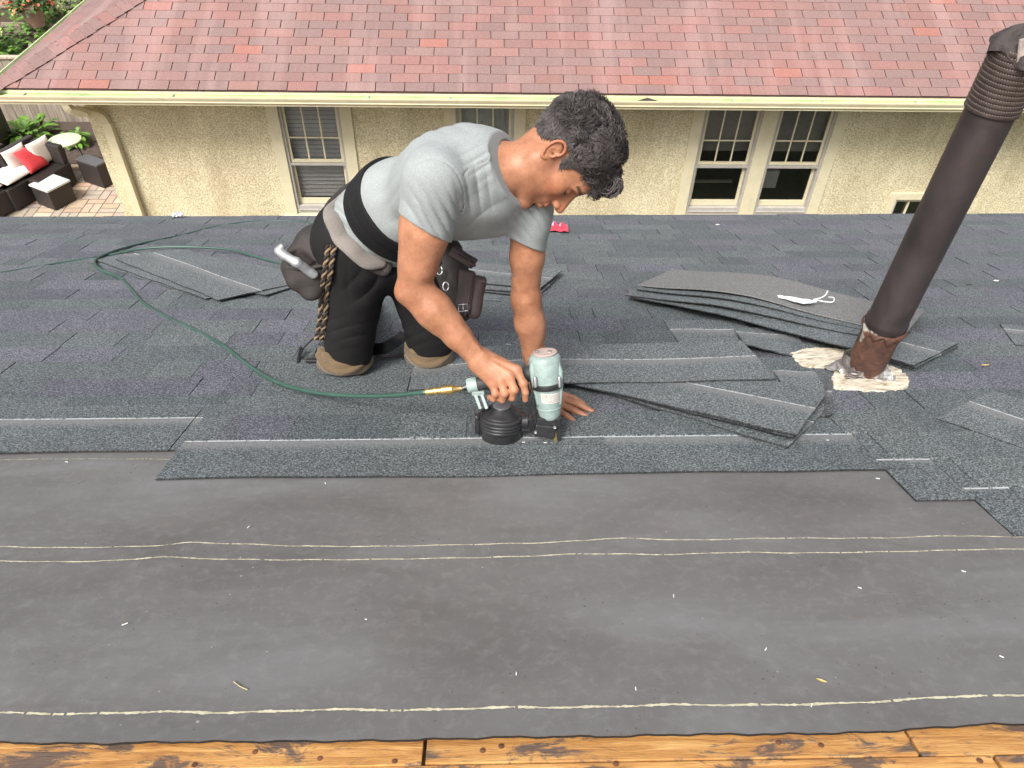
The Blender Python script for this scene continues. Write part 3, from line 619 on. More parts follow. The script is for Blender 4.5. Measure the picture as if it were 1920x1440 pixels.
# sectional sofa running from lower left to upper right
p0 = GP(0, 357, .38); p1 = GP(76, 313, .38); p2 = GP(108, 299, .38); dirx = _n((p1 - p0)[:2]); ang = math.atan2(dirx[1], dirx[0])
def seat_unit(corner_px, ln, label, end=False):
    fp = GP(*corner_px, .38); F = gframe(fp[0], fp[1], ang); t = thing('sofa_section', label, 'sofa', (*fp[:2], 0), 'sections of the dark wicker sofa')
    b = MB(); b.box((-ln, 0, .03), (-.006, .66, .36), fr=F); b.build('seat_base', 'wicker', t, bevel=.015)
    b = MB(); b.box((-ln, .56, .362), (-.006, .66, .70), fr=F); b.build('backrest', 'wicker', t, bevel=.015)
    if end: b = MB(); b.box((-.10, 0.02, .362), (-.006, .556, .66), fr=F); b.build('armrest', 'wicker', t, bevel=.015)
    return F
def pillow(F, cx, cy, cz, sx, sy, sz, tilt, mat_, name, label, cat, axis='x', grp=None):
    N = 14; V = []; 
    for top_ in (1, -1):
        for i in range(N + 1):
            for j in range(N + 1):
                a, b = -1 + 2 * i / N, -1 + 2 * j / N; h = ((1 - a**4) * (1 - b**4)) ** .5; pin = 1 - .06 * (1 - abs(a * b)); V.append([a * sx * (1 - .05 * (1 - b * b)), b * sy * (1 - .05 * (1 - a * a)), top_ * sz * (h * .9 + .02)])
    V = np.array(V); M1 = N + 1; Fc = []
    for i in range(N):
        for j in range(N): q = [i * M1 + j, (i + 1) * M1 + j, (i + 1) * M1 + j + 1, i * M1 + j + 1]; Fc.append(tuple(q)); Fc.append(tuple(k + M1 * M1 for k in q[::-1]))
    bd = [(i, 0) for i in range(N)] + [(N, j) for j in range(N)] + [(i, N) for i in range(N, 0, -1)] + [(0, j) for j in range(N, 0, -1)]; ids = [i * M1 + j for i, j in bd]
    for a, b in zip(ids, ids[1:] + ids[:1]): Fc.append((a, b, b + M1 * M1, a + M1 * M1))
    rot = Matrix.Rotation(tilt, 3, 'X' if axis == 'x' else 'Y'); V = V @ np.array(rot).T + np.array([cx, cy, cz])
    return tag(mesh_obj(name, F(V), Fc, mat_, smooth=True), label, cat, grp)
Fa = seat_unit((131, 302), .66, 'corner wicker sofa section under the red pillow', True)
Fb = seat_unit((78, 318), .66, 'middle wicker sofa section with one loose cushion lying on its seat'); Fc_ = seat_unit((28, 343), .80, 'near wicker sofa section cut by the left picture edge')
pillow(Fa, -.47, .47, .56, .20, .17, .06, R(78), 'cushion', 'cushion', 'pale back cushion leaning left of the red pillow', 'cushion')
pillow(Fa, -.17, .30, .56, .20, .19, .06, R(80), 'cushion', 'cushion', 'pale back cushion leaning right of the red pillow', 'cushion')
pillow(Fa, -.38, .30, .54, .18, .18, .06, R(58), 'red_cloth', 'pillow', 'bright red square pillow leaning on the sofa corner', 'pillow')
pillow(Fb, -.33, .24, .43, .28, .22, .055, R(3), 'cushion', 'cushion', 'pale cushion lying flat on the middle sofa section', 'cushion')
pillow(Fc_, -.42, .26, .43, .26, .22, .055, R(3), 'cushion', 'cushion', 'pale cushion half cut off by the left picture edge', 'cushion')
# round green side table
c = GP(121, 262, .62); t = thing('round_table', 'small round pale green metal table behind the sofa', 'table', (c[0], c[1], 0))
b = MB(); b.lathe([(.0, 0), (.235, 0), (.24, .01), (.24, .022), (.23, .028), (.0, .024)], (c[0], c[1], .6), (0, 0, 1), 32); b.build('table_top', 'green_metal', t, smooth=True, autos=40)
for k in range(3):
    a = k * 2.1 + .4; b = MB(); b.tube([(c[0] + .12 * math.cos(a), c[1] + .12 * math.sin(a), .6), (c[0] + .22 * math.cos(a), c[1] + .22 * math.sin(a), .0)], .009, 6); b.build('leg', 'wire', t)
# wire chair in front of the sofa
t_ = GP(45, 345, 0); t = thing('wire_stand', 'thin black wire garden stand in front of the sofa', 'stand', t_)
b = MB()
for k in range(4):
    a = k * math.pi / 2 + .5; b.tube([(t_[0] + .16 * math.cos(a), t_[1] + .16 * math.sin(a), 0), (t_[0] + .15 * math.cos(a), t_[1] + .15 * math.sin(a), .52)], .006, 5)
b.build('legs', 'wire', t); b = MB(); b.tube([(t_[0] + .15 * math.cos(x), t_[1] + .15 * math.sin(x), .5) for x in np.linspace(0, 6.3, 24)], .006, 5); b.build('ring', 'wire', t)
# dark covered object at the left edge
c = GP(-6, 300, 0); t = thing('grill', 'dark covered box at the left edge beside the fence', 'grill', c); b = MB(); b.box((c[0] - .5, c[1] - .1, 0), (c[0] + .12, c[1] + .55, .75)); b.build('cover', 'wicker', t, bevel=.06, bseg=3)
b = MB(); b.box((c[0] - .45, c[1] - .05, .752), (c[0] + .08, c[1] + .5, .82)); b.build('lid', 'dark_top', t, bevel=.03)
# plants
def mat_leaf(name, c1, c2):
    s = NT(name); a = s.n('Attribute'); a.attribute_name = 'tint'; n = s.noise(s.coord('World'), 9, 3); s.col(s.mix(s.ramp(n, [(.3, c1), (.7, c2)]), a.outputs['Color'], 1.0, 'MULTIPLY')); s.rough(.5); s.b.inputs['Subsurface Weight'].default_value = .0
mat_leaf('leaf_green', (.05, .13, .015), (.14, .27, .04)); mat_leaf('leaf_dark', (.025, .07, .015), (.06, .13, .03)); mat_leaf('bloom_green', (.42, .52, .16), (.66, .70, .42)); mat_leaf('bloom_red', (.55, .10, .04), (.75, .22, .10)); mat_leaf('terracotta', (.40, .22, .17), (.52, .32, .26))
def leaf(m_, base, dirv, L, W, droop=.4, tint=None):
    d = _n(dirv); s = np.cross(d, [0, 0, 1]); s = _n(s) if np.linalg.norm(s) > 1e-6 else np.array([1., 0, 0]); P = []
    for i, (t, wd) in enumerate(((0, .12), (.3, .8), (.6, 1.0), (.85, .6), (1, .02))):
        c = base + d * L * t + np.array([0, 0, -droop * L * t * t]); P += [c - s * W * wd, c + np.array([0, 0, -.12 * W * wd]), c + s * W * wd]
    g = random.uniform(.7, 1.35); m_.add(P, [(i * 3 + k, i * 3 + k + 1, i * 3 + k + 4, i * 3 + k + 3) for i in range(4) for k in range(2)], tint or (g, g, g * .9))
def hosta(px, py, rad, n, label, L=.28, W=.035, droop=.5):
    c = GP(px, py, .03); m_ = MB()
    for k in range(n):
        a = random.uniform(0, 6.28); e = random.uniform(.1, 1.2); b = c + np.array([math.cos(a), math.sin(a), 0]) * rad * random.uniform(0, .75) + np.array([0, 0, random.uniform(.05, .22)])
        leaf(m_, b, (math.cos(a) * math.cos(e), math.sin(a) * math.cos(e), math.sin(e)), L * random.uniform(.6, 1.1), W * random.uniform(.7, 1.2), droop)
    return tag(m_.build('plant', 'leaf_green', recalc=False), label, 'plant')
hosta(55, 263, .42, 110, 'feathery bright green plant by the fence behind the sofa', .36, .045); hosta(148, 272, .2, 90, 'small leafy green plant beside the round green table', .15, .04)
def bush(px, py, z, rad, hgt, n, label, blooms=0, L=.12, bm='bloom_green', name='hydrangea_bush'):
    c = GP(px, py, z); t = thing(name, label, 'bush', c); m_ = MB(); bl = MB(); st = MB()
    for k in range(9): a = random.uniform(0, 6.28); st.tube([c, c + np.array([math.cos(a) * rad * .6, math.sin(a) * rad * .6, hgt * .8])], [.012, .005], 5)
    for k in range(n):
        d = _n(rng.standard_normal(3)); d[2] = abs(d[2]) * 1.0; r_ = rng.uniform(.45, 1.05) * (1 + .25 * math.sin(5 * math.atan2(d[1], d[0]) + px)); b = c + np.array([d[0] * rad * r_, d[1] * rad * r_, hgt * (.12 + .88 * d[2] * r_)])
        leaf(m_, b, d + rng.standard_normal(3) * .5, L * random.uniform(.7, 1.2), L * .36, .35)
    for k in range(blooms):
        bl = MB()
        d = _n(rng.standard_normal(3)); d[2] = abs(d[2]) * .9 + .2; d[1] = -abs(d[1]) * .6; b = c + np.array([d[0] * rad, d[1] * rad, hgt * d[2] * 1.05 + .05]); rr = random.uniform(.06, .1)
        for q in range(60):
            e = _n(rng.standard_normal(3)); leaf(bl, b + e * rr * .8, np.cross(e, rng.standard_normal(3)), rr * .5, rr * .22, 0)
        bl.build('bloom', bm, t, recalc=False)
    st.build('stem', 'leaf_dark', t); m_.build('foliage', 'leaf_green', t, recalc=False)
bush(-8, 128, 0, .75, .95, 900, 'green hydrangea bush with lime blooms at the left edge above the fence', 16)
bush(115, 75, 0, .8, 1.0, 900, 'hydrangea bush with white blooms beyond the red roof corner', 12)
bush(170, 40, 0, .8, .9, 700, 'hydrangea bush mostly hidden behind the red roof slope', 9)
# wooden deck with steps behind the fence
DZ = .55
def decking(name, label, x0, x1, y0, y1, z, angd=0, cat='deck'):
    t = thing(name, label, cat, ((x0 + x1) / 2, (y0 + y1) / 2, 0)); b = MB(); y = y0
    while y < y1: g = random.uniform(.75, 1.15); b.box((x0, y, z - .03), (x1, min(y + .14, y1), z), (g * .8, g * .75, g * .7)); y += .148
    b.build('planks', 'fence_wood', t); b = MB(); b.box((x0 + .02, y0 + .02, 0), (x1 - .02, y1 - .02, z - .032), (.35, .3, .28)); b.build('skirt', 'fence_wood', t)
decking('deck', 'weathered wooden garden deck in the upper left corner', -13.5, -7.2, 17.6, 24, .6); decking('deck_step', 'long low wooden step in front of the garden deck', -12.5, -7.6, 16.9, 17.58, .3)
c = GP(70, 48, .6); t = thing('planter', 'terracotta pot of orange red flowers standing on the deck', 'planter', c)
b = MB(); b.lathe([(.0, 0), (.15, 0), (.21, .3), (.235, .3), (.235, .36), (.2, .36), (.2, .31), (0, .31)], c, (0, 0, 1), 24); b.build('pot', 'terracotta', t, smooth=True, autos=40)
m_ = MB(); bl = MB()
for k in range(320):
    d = _n(rng.standard_normal(3)); d[2] = abs(d[2]); b_ = c + np.array([0, 0, .35]) + d * np.array([.42, .42, .38]) * rng.uniform(.4, 1); leaf(m_, b_, d + rng.standard_normal(3) * .4, .1, .035, .4)
    if k < 170: b_ = c + np.array([0, 0, .38]) + d * np.array([.46, .46, .42]) * rng.uniform(.8, 1.05); leaf(bl, b_, rng.standard_normal(3), .07, .03, .1)
m_.build('foliage', 'leaf_dark', t, recalc=False); bl.build('flowers', 'bloom_red', t, recalc=False)
# diagonal handrail of the deck
a = GP(70, -5, .9); b_ = GP(108, 32, .5); rl = MB(); rl.tube([a + np.array([0, 0, .5]), b_ + np.array([0, 0, .2])], .05, 4, (1.2, 1.1, 1)); rl.tube([b_ + np.array([0, 0, .22]), np.array([b_[0], b_[1], 0])], .05, 4); tag(rl.build('handrail', 'fence_wood'), 'slanting wooden handrail beside the potted flowers', 'handrail')
# garden lamp hook top left
c = GP(28, 12, .6); h_ = MB(); h_.tube(spline([c, c + np.array([0, 0, .5]), c + np.array([-.1, 0, .75]), c + np.array([-.25, 0, .62])], 20), .012, 6); tag(h_.build('plant_hook', 'grey_frame'), 'thin grey curved metal hook standing on the deck', 'hook')
# ================================================================ loose shingles
simple('shingle_back', (.19, .19, .187), .85, var=.62, vs=150, bs=220, bstr=.8, bd=.003)
def loose(nl, nr, label, n0=.012, length=None, width=.337, group=None, bend=0, hump=0, back=False, far=None, nL=None, twist=0, name='loose_shingle', tint=(1.22, 1.25, 1.25), mid=.5, flip=False, steep=.004, seed=0, lft=None):
    """near edge given by its left and right end (pixels on the roof raised by n0); length measured back from the right end"""
    a = RP(*nl, n0)[:2]; b = RP(*nr, n0)[:2]; d = b - a; L = np.linalg.norm(d); d = d / L
    w_ = np.array([-d[1], d[0]]) if far is None else _n(RP(*far, n0)[:2] - b)
    if lft: b = a + d * lft; L = lft
    L = length or L; NS, NW = 30, 8; P = []; uv = []; nL = n0 if nL is None else nL; ph = seed * 1.7
    for i in range(NS + 1):
        s = i / NS
        for j in range(NW + 1):
            t = j / NW; wob = .0022 * math.sin(s * 23 + ph) * (t == 0); p = b - d * L * (1 - s) + w_ * (width * t + wob)
            n = n0 * s + nL * (1 - s) + hump * math.exp(-((s - mid) / .28) ** 2) + bend * (s - .5) * (t - .5) * 2 + twist * (1 - t) * s * s + .0016 * math.sin(s * 9 + ph) * math.sin(3 + t * 4)
            P.append((*p, n)); uv.append((s * L + seed * 2.7, width * (1 - t if flip else t)))
    M1 = NW + 1; N = len(P); F = [(i * M1 + j, (i + 1) * M1 + j, (i + 1) * M1 + j + 1, i * M1 + j + 1) for i in range(NS) for j in range(NW)]; top = len(F)
    P += [(x, y, z - steep) for x, y, z in P]; F += [tuple(q + N for q in f[::-1]) for f in F]
    bd = [i * M1 for i in range(NS + 1)] + [NS * M1 + j for j in range(1, M1)] + [i * M1 + NW for i in range(NS - 1, -1, -1)] + [j for j in range(NW - 1, 0, -1)]
    for x, y in zip(bd, bd[1:] + bd[:1]): F.append((x, x + N, y + N, y))
    ts = [tint] * top + [(.3, .3, .3)] * (len(F) - top)
    o = mesh_obj(name, rw(np.array(P)), F, ['shingle_back' if back else 'grey_shingle'], None, ts, uv + uv, None)
    return tag(o, label, 'shingle', group)
# fanned stack beside the nail gun
G = 'loose shingles fanned beside the nail gun'
loose((1062, 716), (1470, 843), 'lowest shingle of the fanned stack right of the nail gun', .010, group=G, nL=0.008, seed=1, length=.98, hump=.004)
loose((1062, 714), (1477, 838), 'second shingle from the bottom of the fanned stack by the nail gun', .018, group=G, nL=0.011, seed=2, length=1.0, hump=.004)
loose((1062, 712), (1452, 809), 'narrower shingle sandwiched in the middle of the fanned stack', .026, group=G, nL=0.014, seed=3, length=.97, hump=.004)
loose((1062, 710), (1486, 818), 'shingle just under the top one of the fanned stack', .036, group=G, nL=0.017, seed=4, length=1.0, hump=.003)
loose((1060, 707), (1494, 814), 'topmost shingle of the fanned stack with its pale seal band showing', .047, group=G, nL=0.020, seed=5, length=1.0, hump=.003)
loose((1520, 781), (1561, 787), 'short upright cut shingle poking out behind the fanned stack', .012, width=.40, seed=6, tint=(.85, .85, .87), twist=.02)
loose((1476, 738), (1560, 742), 'small square shingle offcut between the fanned stack and the pipe', .0165, width=.19, seed=7)
loose((850, 711), (1456, 709), 'long single shingle lying level behind the nail gun', .052, nL=.013, hump=.014, mid=.3, seed=8, length=1.09, group=None, bend=.0)
# cut pieces below the right stack
loose((1352, 650), (1440, 650), 'cut shingle corner lying between the standing worker gap and the pipe', .013, seed=9, length=.30, width=.30)['label'] = 'short cut shingle with a pale band left of the bare wood patch'
loose((1446, 664), (1520, 668), 'curled shingle', .012, seed=10, length=.22, width=.26, nL=.03, bend=.03)['label'] = 'curled dark shingle offcut lying against the bare wood patch'
# stack behind the pipe
G = 'shingles stacked behind the vent pipe'; words = ['lowest', 'second lowest', 'third lowest', 'fourth lowest', 'fifth lowest']
for k, (l, r) in enumerate([((1246, 562), (1716, 694)), ((1243, 560), (1712, 690)), ((1246, 558), (1717, 689)), ((1244, 556), (1712, 686)), ((1250, 554), (1714, 684))]):
    loose(l, r, words[k] + ' shingle of the stack behind the rusty pipe', .010 + k * .006, group=G, seed=11 + k, length=1.03, hump=.010 + k * .002, mid=.35)
loose((1210, 556), (1640, 662), 'long dark shingle jutting left from the stack behind the pipe', .046, nL=.030, group=G, seed=17, length=.98, hump=.012, mid=.4)
loose((1205, 552), (1676, 640), 'bent shingle third from the top of the stack behind the pipe', .052, nL=.034, group=G, seed=18, length=1.02, hump=.024, mid=.42)
loose((1222, 545), (1690, 632), 'bent shingle second from the top of the stack behind the pipe', .052, nL=.044, group=G, seed=19, length=1.02, hump=.030, mid=.42)
loose((1226, 538), (1700, 624), 'topmost pale arched shingle of the stack behind the pipe', .058, nL=.05, group=G, seed=20, length=1.04, hump=.040, mid=.4, back=True)
# stack under the hose at the left
G = 'loose shingles lying under the green hose'
loose((195, 500), (368, 556), 'lowest shingle under the hose with a frayed pale edge', .010, group=G, seed=21, length=.97)
loose((192, 492), (386, 560), 'middle shingle of the pile lying under the hose', .017, group=G, seed=22, length=1.0)
loose((250, 500), (498, 553), 'shingle sticking out right of the pile under the hose', .018, group=G, seed=24, length=.8, far=(560, 535))
loose((218, 486), (410, 562), 'topmost shingle under the hose with a pale diagonal band', .024, group=G, seed=23, length=1.0)
# stack behind the planted arm
G = 'shingles piled behind the worker'
for k, (l, r, w2) in enumerate([((905, 562), (1001, 571), 'lowest'), ((905, 546), (1008, 556), 'second'), ((905, 541), (1004, 549), 'third'), ((905, 530), (1012, 541), 'topmost')]):
    loose(l, r, w2 + ' shingle of the pile seen behind the planted arm', .01 + k * .009, group=G, seed=30 + k, length=1.0)
loose((1756, 786), (1930, 846), 'single loose shingle lying near the right picture edge', .013, seed=40, lft=.6, nL=.017)
loose((1904, 646), (1960, 652), 'corner of a loose shingle at the far right edge', .014, seed=41, lft=.5, width=.25)

# ================================================================ bare wood patch round the pipe
def mat_bare():
    s = NT('bare_wood'); uv = s.n('UVMap'); uv.uv_map = 'uv'; n = s.noise(s.mapn(uv.outputs[0], (10, 26, 1)), 2, 7, .7, 1.2)
    s.col(s.ramp(n, [(.34, (.20, .13, .09)), (.43, (.46, .39, .29)), (.56, (.68, .62, .50)), (.75, (.82, .79, .70))])); s.rough(.8); s.bump(n, .7, .006)
mat_bare()
def patch(pts, name, nn=.0135):
    P = spline([RP(*p)[:2] for p in pts + pts[:1]], 90)[:-1]; P += rng.standard_normal(P.shape) * .0022 + .006 * np.sin(np.arange(len(P)) * 1.3)[:, None] * np.sin(np.arange(len(P)) * .37)[:, None]; c = P.mean(0); m_ = MB(); n = len(P)
    V = [(*c, nn)] + [(*(c + (p - c) * .6), nn + .001) for p in P] + [(*p, nn) for p in P] + [(*(c + (p - c) * 1.01), nn - .012) for p in P]
    F = [(0, 1 + i, 1 + (i + 1) % n) for i in range(n)] + [(1 + k * n + i, 1 + k * n + n + i, 1 + k * n + n + (i + 1) % n, 1 + k * n + (i + 1) % n) for k in (0, 1) for i in range(n)]
    m_.add(V, F); return m_.build(name, 'bare_wood', house, rw)
patch([(1482, 668), (1520, 659), (1580, 661), (1640, 664), (1640, 700), (1590, 694), (1510, 692)], 'bare_wood_patch')
patch([(1562, 700), (1600, 695), (1660, 690), (1692, 706), (1702, 722), (1694, 734), (1650, 741), (1600, 738), (1566, 734)], 'bare_wood_patch', .0142)
# ================================================================ vent pipe
def mat_pipe():
    s = NT('old_pipe'); src = s.coord('Object'); n = s.noise(src, 5, 6, .65, .6); f = s.noise(src, 60, 4, .6)
    c = s.ramp(n, [(.3, (.016, .012, .012)), (.55, (.034, .026, .026)), (.8, (.055, .042, .040))]); c = s.mix(c, (.08, .035, .025), s.math('MULTIPLY', s.ramp(f, [(.62, 0), (.7, 1)]), .3))
    s.col(c); s.rough(s.math('MULTIPLY_ADD', n, .25, .38)); s.b.inputs['Specular IOR Level'].default_value = .55; s.bump(f, .18, .002)
    s = NT('rusted_pipe'); src = s.coord('Object'); n = s.noise(src, 17, 6, .75, .8); g = s.noise(src, 9, 3, .6, .5)
    c = s.ramp(n, [(.3, (.025, .013, .011)), (.5, (.07, .030, .019)), (.7, (.15, .068, .040))]); c = s.mix(c, (.36, .36, .31), s.ramp(g, [(.56, 0), (.6, .85)])); s.col(c); s.rough(.75); s.bump(n, .6, .004)
    s = NT('grey_metal'); src = s.coord('Object'); n = s.noise(src, 14, 6, .7, .8)
    c = s.ramp(n, [(.3, (.06, .05, .045)), (.45, (.17, .15, .14)), (.6, (.36, .34, .33)), (.85, (.55, .55, .55))]); s.col(c); s.rough(.45); s.b.inputs['Metallic'].default_value = .45; s.bump(n, .6, .006)
mat_pipe()
bp = cw(roofc(1613, 704)); tp = cw(K(1913, 96, 1.757)); ax = _n(tp - bp); PL = np.linalg.norm(tp - bp); a_ = _n(np.cross(ax, [0, 1, 0])); b_ = np.cross(ax, a_)
pipe = thing('vent_pipe', 'tall dark iron vent pipe with a rusty foot standing in bare wood', 'vent pipe', bp)
PR = .0575
m_ = MB(); m_.lathe([(PR, .205), (PR + .003, .21), (PR + .003, .23), (PR, .235), (PR, .5), (PR, PL - .14), (PR - .006, PL - .14)], bp, ax, 48); m_.build('pipe', 'old_pipe', pipe, smooth=True, autos=40)
m_ = MB(); m_.lathe([(PR - .004, -.05), (PR - .002, .0), (PR - .001, .1), (PR - .001, .2048), (PR - .02, .2049)], bp, ax, 48); m_.build('rusty_foot', 'rusted_pipe', pipe, smooth=True, autos=40)
V = []; NA, NH = 60, 5                       # torn rusty lip
for j in range(NH):
    for k in range(NA):
        th = 2 * math.pi * k / NA; h = .214 - .022 * j / (NH - 1) * (1 + .8 * math.sin(th * 3 + 1) * math.sin(th * 7)) - .012 * math.sin(th + .8); r = PR + .003 + .004 * math.sin(j / (NH - 1) * 3.14) + .002 * math.sin(th * 9)
        V.append(bp + ax * h + r * (math.cos(th) * a_ + math.sin(th) * b_))
F = [(j * NA + k, j * NA + (k + 1) % NA, (j + 1) * NA + (k + 1) % NA, (j + 1) * NA + k) for j in range(NH - 1) for k in range(NA)]
mesh_obj('torn_lip', V, F, 'rusted_pipe', pipe, smooth=True)
m_ = MB(); prof = []
nr = 13
for k in range(nr): h = PL - .14 + k * .0115; prof += [(PR + .002, h), (PR + .0052, h + .0025), (PR + .006, h + .0057), (PR + .0052, h + .009), (PR + .002, h + .0113)]
simple('ribbed_metal', (.055, .040, .036), .45, metal=.3, var=.4, vs=40)
m_.lathe(prof + [(PR - .01, PL + .01)], bp, ax, 56); rib = m_.build('ribbed_collar', 'ribbed_metal', pipe, smooth=True, autos=30)
m_ = MB()                                     # bright perforations of the collar
simple('pale_thread', (.26, .21, .17), .6)
for k in range(nr):
    h = PL - .14 + k * .0115 + .0113
    for q in range(64):
        th = 2 * math.pi * (q + .5 * (k % 2)) / 64; c = bp + ax * h + (PR + .0035) * (math.cos(th) * a_ + math.sin(th) * b_); tgd = -math.sin(th) * a_ + math.cos(th) * b_; rr = math.cos(th) * a_ + math.sin(th) * b_
        m_.obox(c, (.0013, .0010, .0009), [tgd, rr, ax])
m_.build('perforations', 'pale_thread', rib, recalc=False)
V = []                                        # crumpled cap
NA, NH = 48, 9
for j in range(NH):
    for k in range(NA):
        th = 2 * math.pi * k / NA; s = j / (NH - 1); h = PL - .005 + .055 * math.sin(s * 1.5) + .012 * math.sin(th * 4 + s * 5) * (1 - s) + .008 * math.sin(th * 9 + 2) * s; r = (PR + .012 + .008 * math.sin(th * 5 + 1)) * math.cos(s * 1.45) * (1 + .06 * math.sin(th * 11 + s * 9))
        V.append(bp + ax * h + r * (math.cos(th) * a_ + math.sin(th) * b_))
F = [(j * NA + k, j * NA + (k + 1) % NA, (j + 1) * NA + (k + 1) % NA, (j + 1) * NA + k) for j in range(NH - 1) for k in range(NA)]
simple('charred_cloth', (.045, .036, .034), .8, var=.5, vs=20, bs=40, bstr=.8, bd=.01); mesh_obj('crumpled_cap', V, F, 'charred_cloth', pipe, smooth=True)
m_ = MB(); simple('weathered_wood', (.34, .29, .26), .8, var=.45, vs=25, bs=60, bstr=.6)
c = bp + ax * (PL + .012); cd = _n(CAM - c); side = _n(np.cross(ax, cd)); m_.obox(c + cd * .062 + side * .028, (.036, .008, .028), [side * .95 + ax * .45, cd, ax - side * .35]); m_.obox(c + cd * .045 + side * .05 + ax * .035, (.03, .01, .012), [side + ax * .3, cd, ax]); m_.build('wood_wedge', 'weathered_wood', pipe, bevel=.004)
V = []; NA, NH = 72, 12                       # crumpled flashing spread over the wood
up = np.array([0, 0, 1.])
for j in range(NH):
    s = j / (NH - 1)
    for k in range(NA):
        th = 2 * math.pi * k / NA; dirn = math.cos(th) * RU + math.sin(th) * RV
        r = PR + .001 + (.026 + .016 * math.sin(th * 2 + 2.6) + .010 * math.sin(th * 5)) * s ** 1.3; n = .055 * (1 - s) ** 2 + .016 + .010 * math.sin(th * 6 + s * 8) * math.sin(s * 3.1) + .006 * math.sin(th * 13 + s * 3) * s
        V.append(bp + dirn * r + RN * max(n, .0145 if s > .97 else .017) + ax * 0)
F = [(j * NA + k, j * NA + (k + 1) % NA, (j + 1) * NA + (k + 1) % NA, (j + 1) * NA + k) for j in range(NH - 1) for k in range(NA)]
mesh_obj('flashing', V, F, 'grey_metal', pipe, smooth=True, autos=25)
def crumple(px, py, n, r, name, mat_, parent, seed, sq=(1, 1, .6), label=None, cat=None):
    c = rw(RP(px, py, n)); bm = bmesh.new(); bmesh.ops.create_icosphere(bm, subdivisions=4, radius=1.0); rg = np.random.default_rng(seed); D = rg.standard_normal((14, 3)); D /= np.linalg.norm(D, axis=1)[:, None]; V = []
    for v in bm.verts:
        p = np.array(v.co); f = 1 - .5 * max(0, (np.abs(D @ p)).max() - .72) / .28 + .08 * math.sin(p[0] * 9 + p[1] * 7); q = p * f * r * np.array(sq); V.append(c + RU * q[0] + RV * q[1] + RN * q[2])
    F = [tuple(v.index for v in f.verts) for f in bm.faces]; bm.free(); o = mesh_obj(name, V, F, mat_, parent, smooth=True, autos=22)
    if label: tag(o, label, cat)
    return o
simple('foil', (.66, .67, .68), .35, metal=.5, var=.3, vs=30)
crumple(1664, 706, .022, .026, 'foil_lump', 'foil', pipe, 3, (1.0, 1.2, .9)); crumple(1612, 700, .03, .022, 'foil_lump', 'grey_metal', pipe, 4, (1.6, .9, .7)); crumple(1596, 706, .022, .02, 'foil_lump', 'grey_metal', pipe, 5, (1.4, .9, .6))
# ================================================================ air hose
simple('hose_green', (.035, .085, .065), .4, var=.3, vs=10, bstr=.1, spec=.6); simple('brass', (.62, .43, .17), .32, metal=.85, var=.2, vs=60); simple('steel', (.55, .55, .56), .3, metal=.9, var=.15)
hp = [(-120, 530, .006), (0, 512, .006), (110, 494, .007), (200, 479, .012), (270, 466, .03), (340, 463, .036), (430, 468, .034), (490, 484, .02), (540, 497, .008), (600, 500, .007), (660, 480, .007), (655, 452, .007), (615, 432, .007), (570, 417, .007), (500, 414, .007), (420, 422, .007), (340, 441, .007), (260, 458, .012), (205, 474, .02), (179, 488, .018), (188, 505, .022), (224, 521, .012), (247, 543, .008), (268, 567, .008), (308, 592, .008), (372, 622, .008), (420, 649, .01), (465, 684, .012), (520, 717, .02), (580, 734, .035), (650, 742, .06), (730, 742, .095), (800, 735, .135)]
P = np.array([RP(*q) for q in hp]); P = spline(P, 420)
hose = thing('air_hose', 'long dark green air hose looping over the shingles to the nail gun', 'hose', rw(np.array([[-.8, 2.6, 0]]))[0])
m_ = MB(); m_.tube(P, .0062, 12); m_.build('tube', 'hose_green', hose, rw, smooth=True)
def onv(px, py, v): r = np.array([(px - 960) / FL, (py - 720) / FL, 1.0]); t = v / (r @ CV); p = r * t; return np.array([p @ CX, v, p @ CN + HR])
GV = 1.79
c0 = P[-1]; c1 = onv(866, 728, GV + .005); cd = _n(c1 - c0); L_ = np.linalg.norm(c1 - c0)
m_ = MB(); m_.lathe([(.0068, -.004), (.0085, 0), (.0085, .018), (.0105, .02), (.0105, .027), (.0092, .029), (.0092, .036), (.0118, .038), (.0125, .042), (.0118, .046), (.0125, .049), (.0118, .052), (.0125, .055), (.0118, .058), (.0118, .066), (.009, .070), (.006, L_)], c0, cd, 20); m_.build('coupling', 'brass', hose, rw, smooth=True, autos=30)
# ================================================================ coil nail gun
simple('teal_paint', (.27, .35, .33), .45, var=.3, vs=25, bs=120, bstr=.05, spec=.6); simple('black_metal', (.028, .028, .03), .35, metal=.2, var=.4, vs=30, spec=.6); simple('grip_rubber', (.035, .035, .038), .6, var=.3); simple('grey_plate', (.17, .17, .185), .35, metal=.3, var=.1); simple('cap_plate', (.42, .33, .30), .45, var=.15)
gun = thing('nail_gun', 'pale teal coil nail gun with a black round magazine on the shingle edge', 'nail gun', rw(onv(1040, 832, 1.775)[None])[0])
ga = onv(1031, 776, GV); gb_ = onv(1021, 668, GV); gax = _n(gb_ - ga + np.array([0, .004, 0])); GH = np.linalg.norm(gb_ - ga)
m_ = MB(); m_.lathe([(.0, -.012), (.022, -.012), (.0265, -.006), (.028, .0), (.031, .02), (.0345, .045), (.037, .07), (.0385, .09), (.040, .105), (.0405, GH - .012), (.039, GH - .003), (.033, GH + .004), (.02, GH + .007), (0, GH + .007)], ga, gax, 48, sx=1.0); m_.build('housing', 'teal_paint', gun, rw, smooth=True, autos=45)
hsg = [o for o in sc.objects if o.name == 'housing'][0]
m_ = MB()
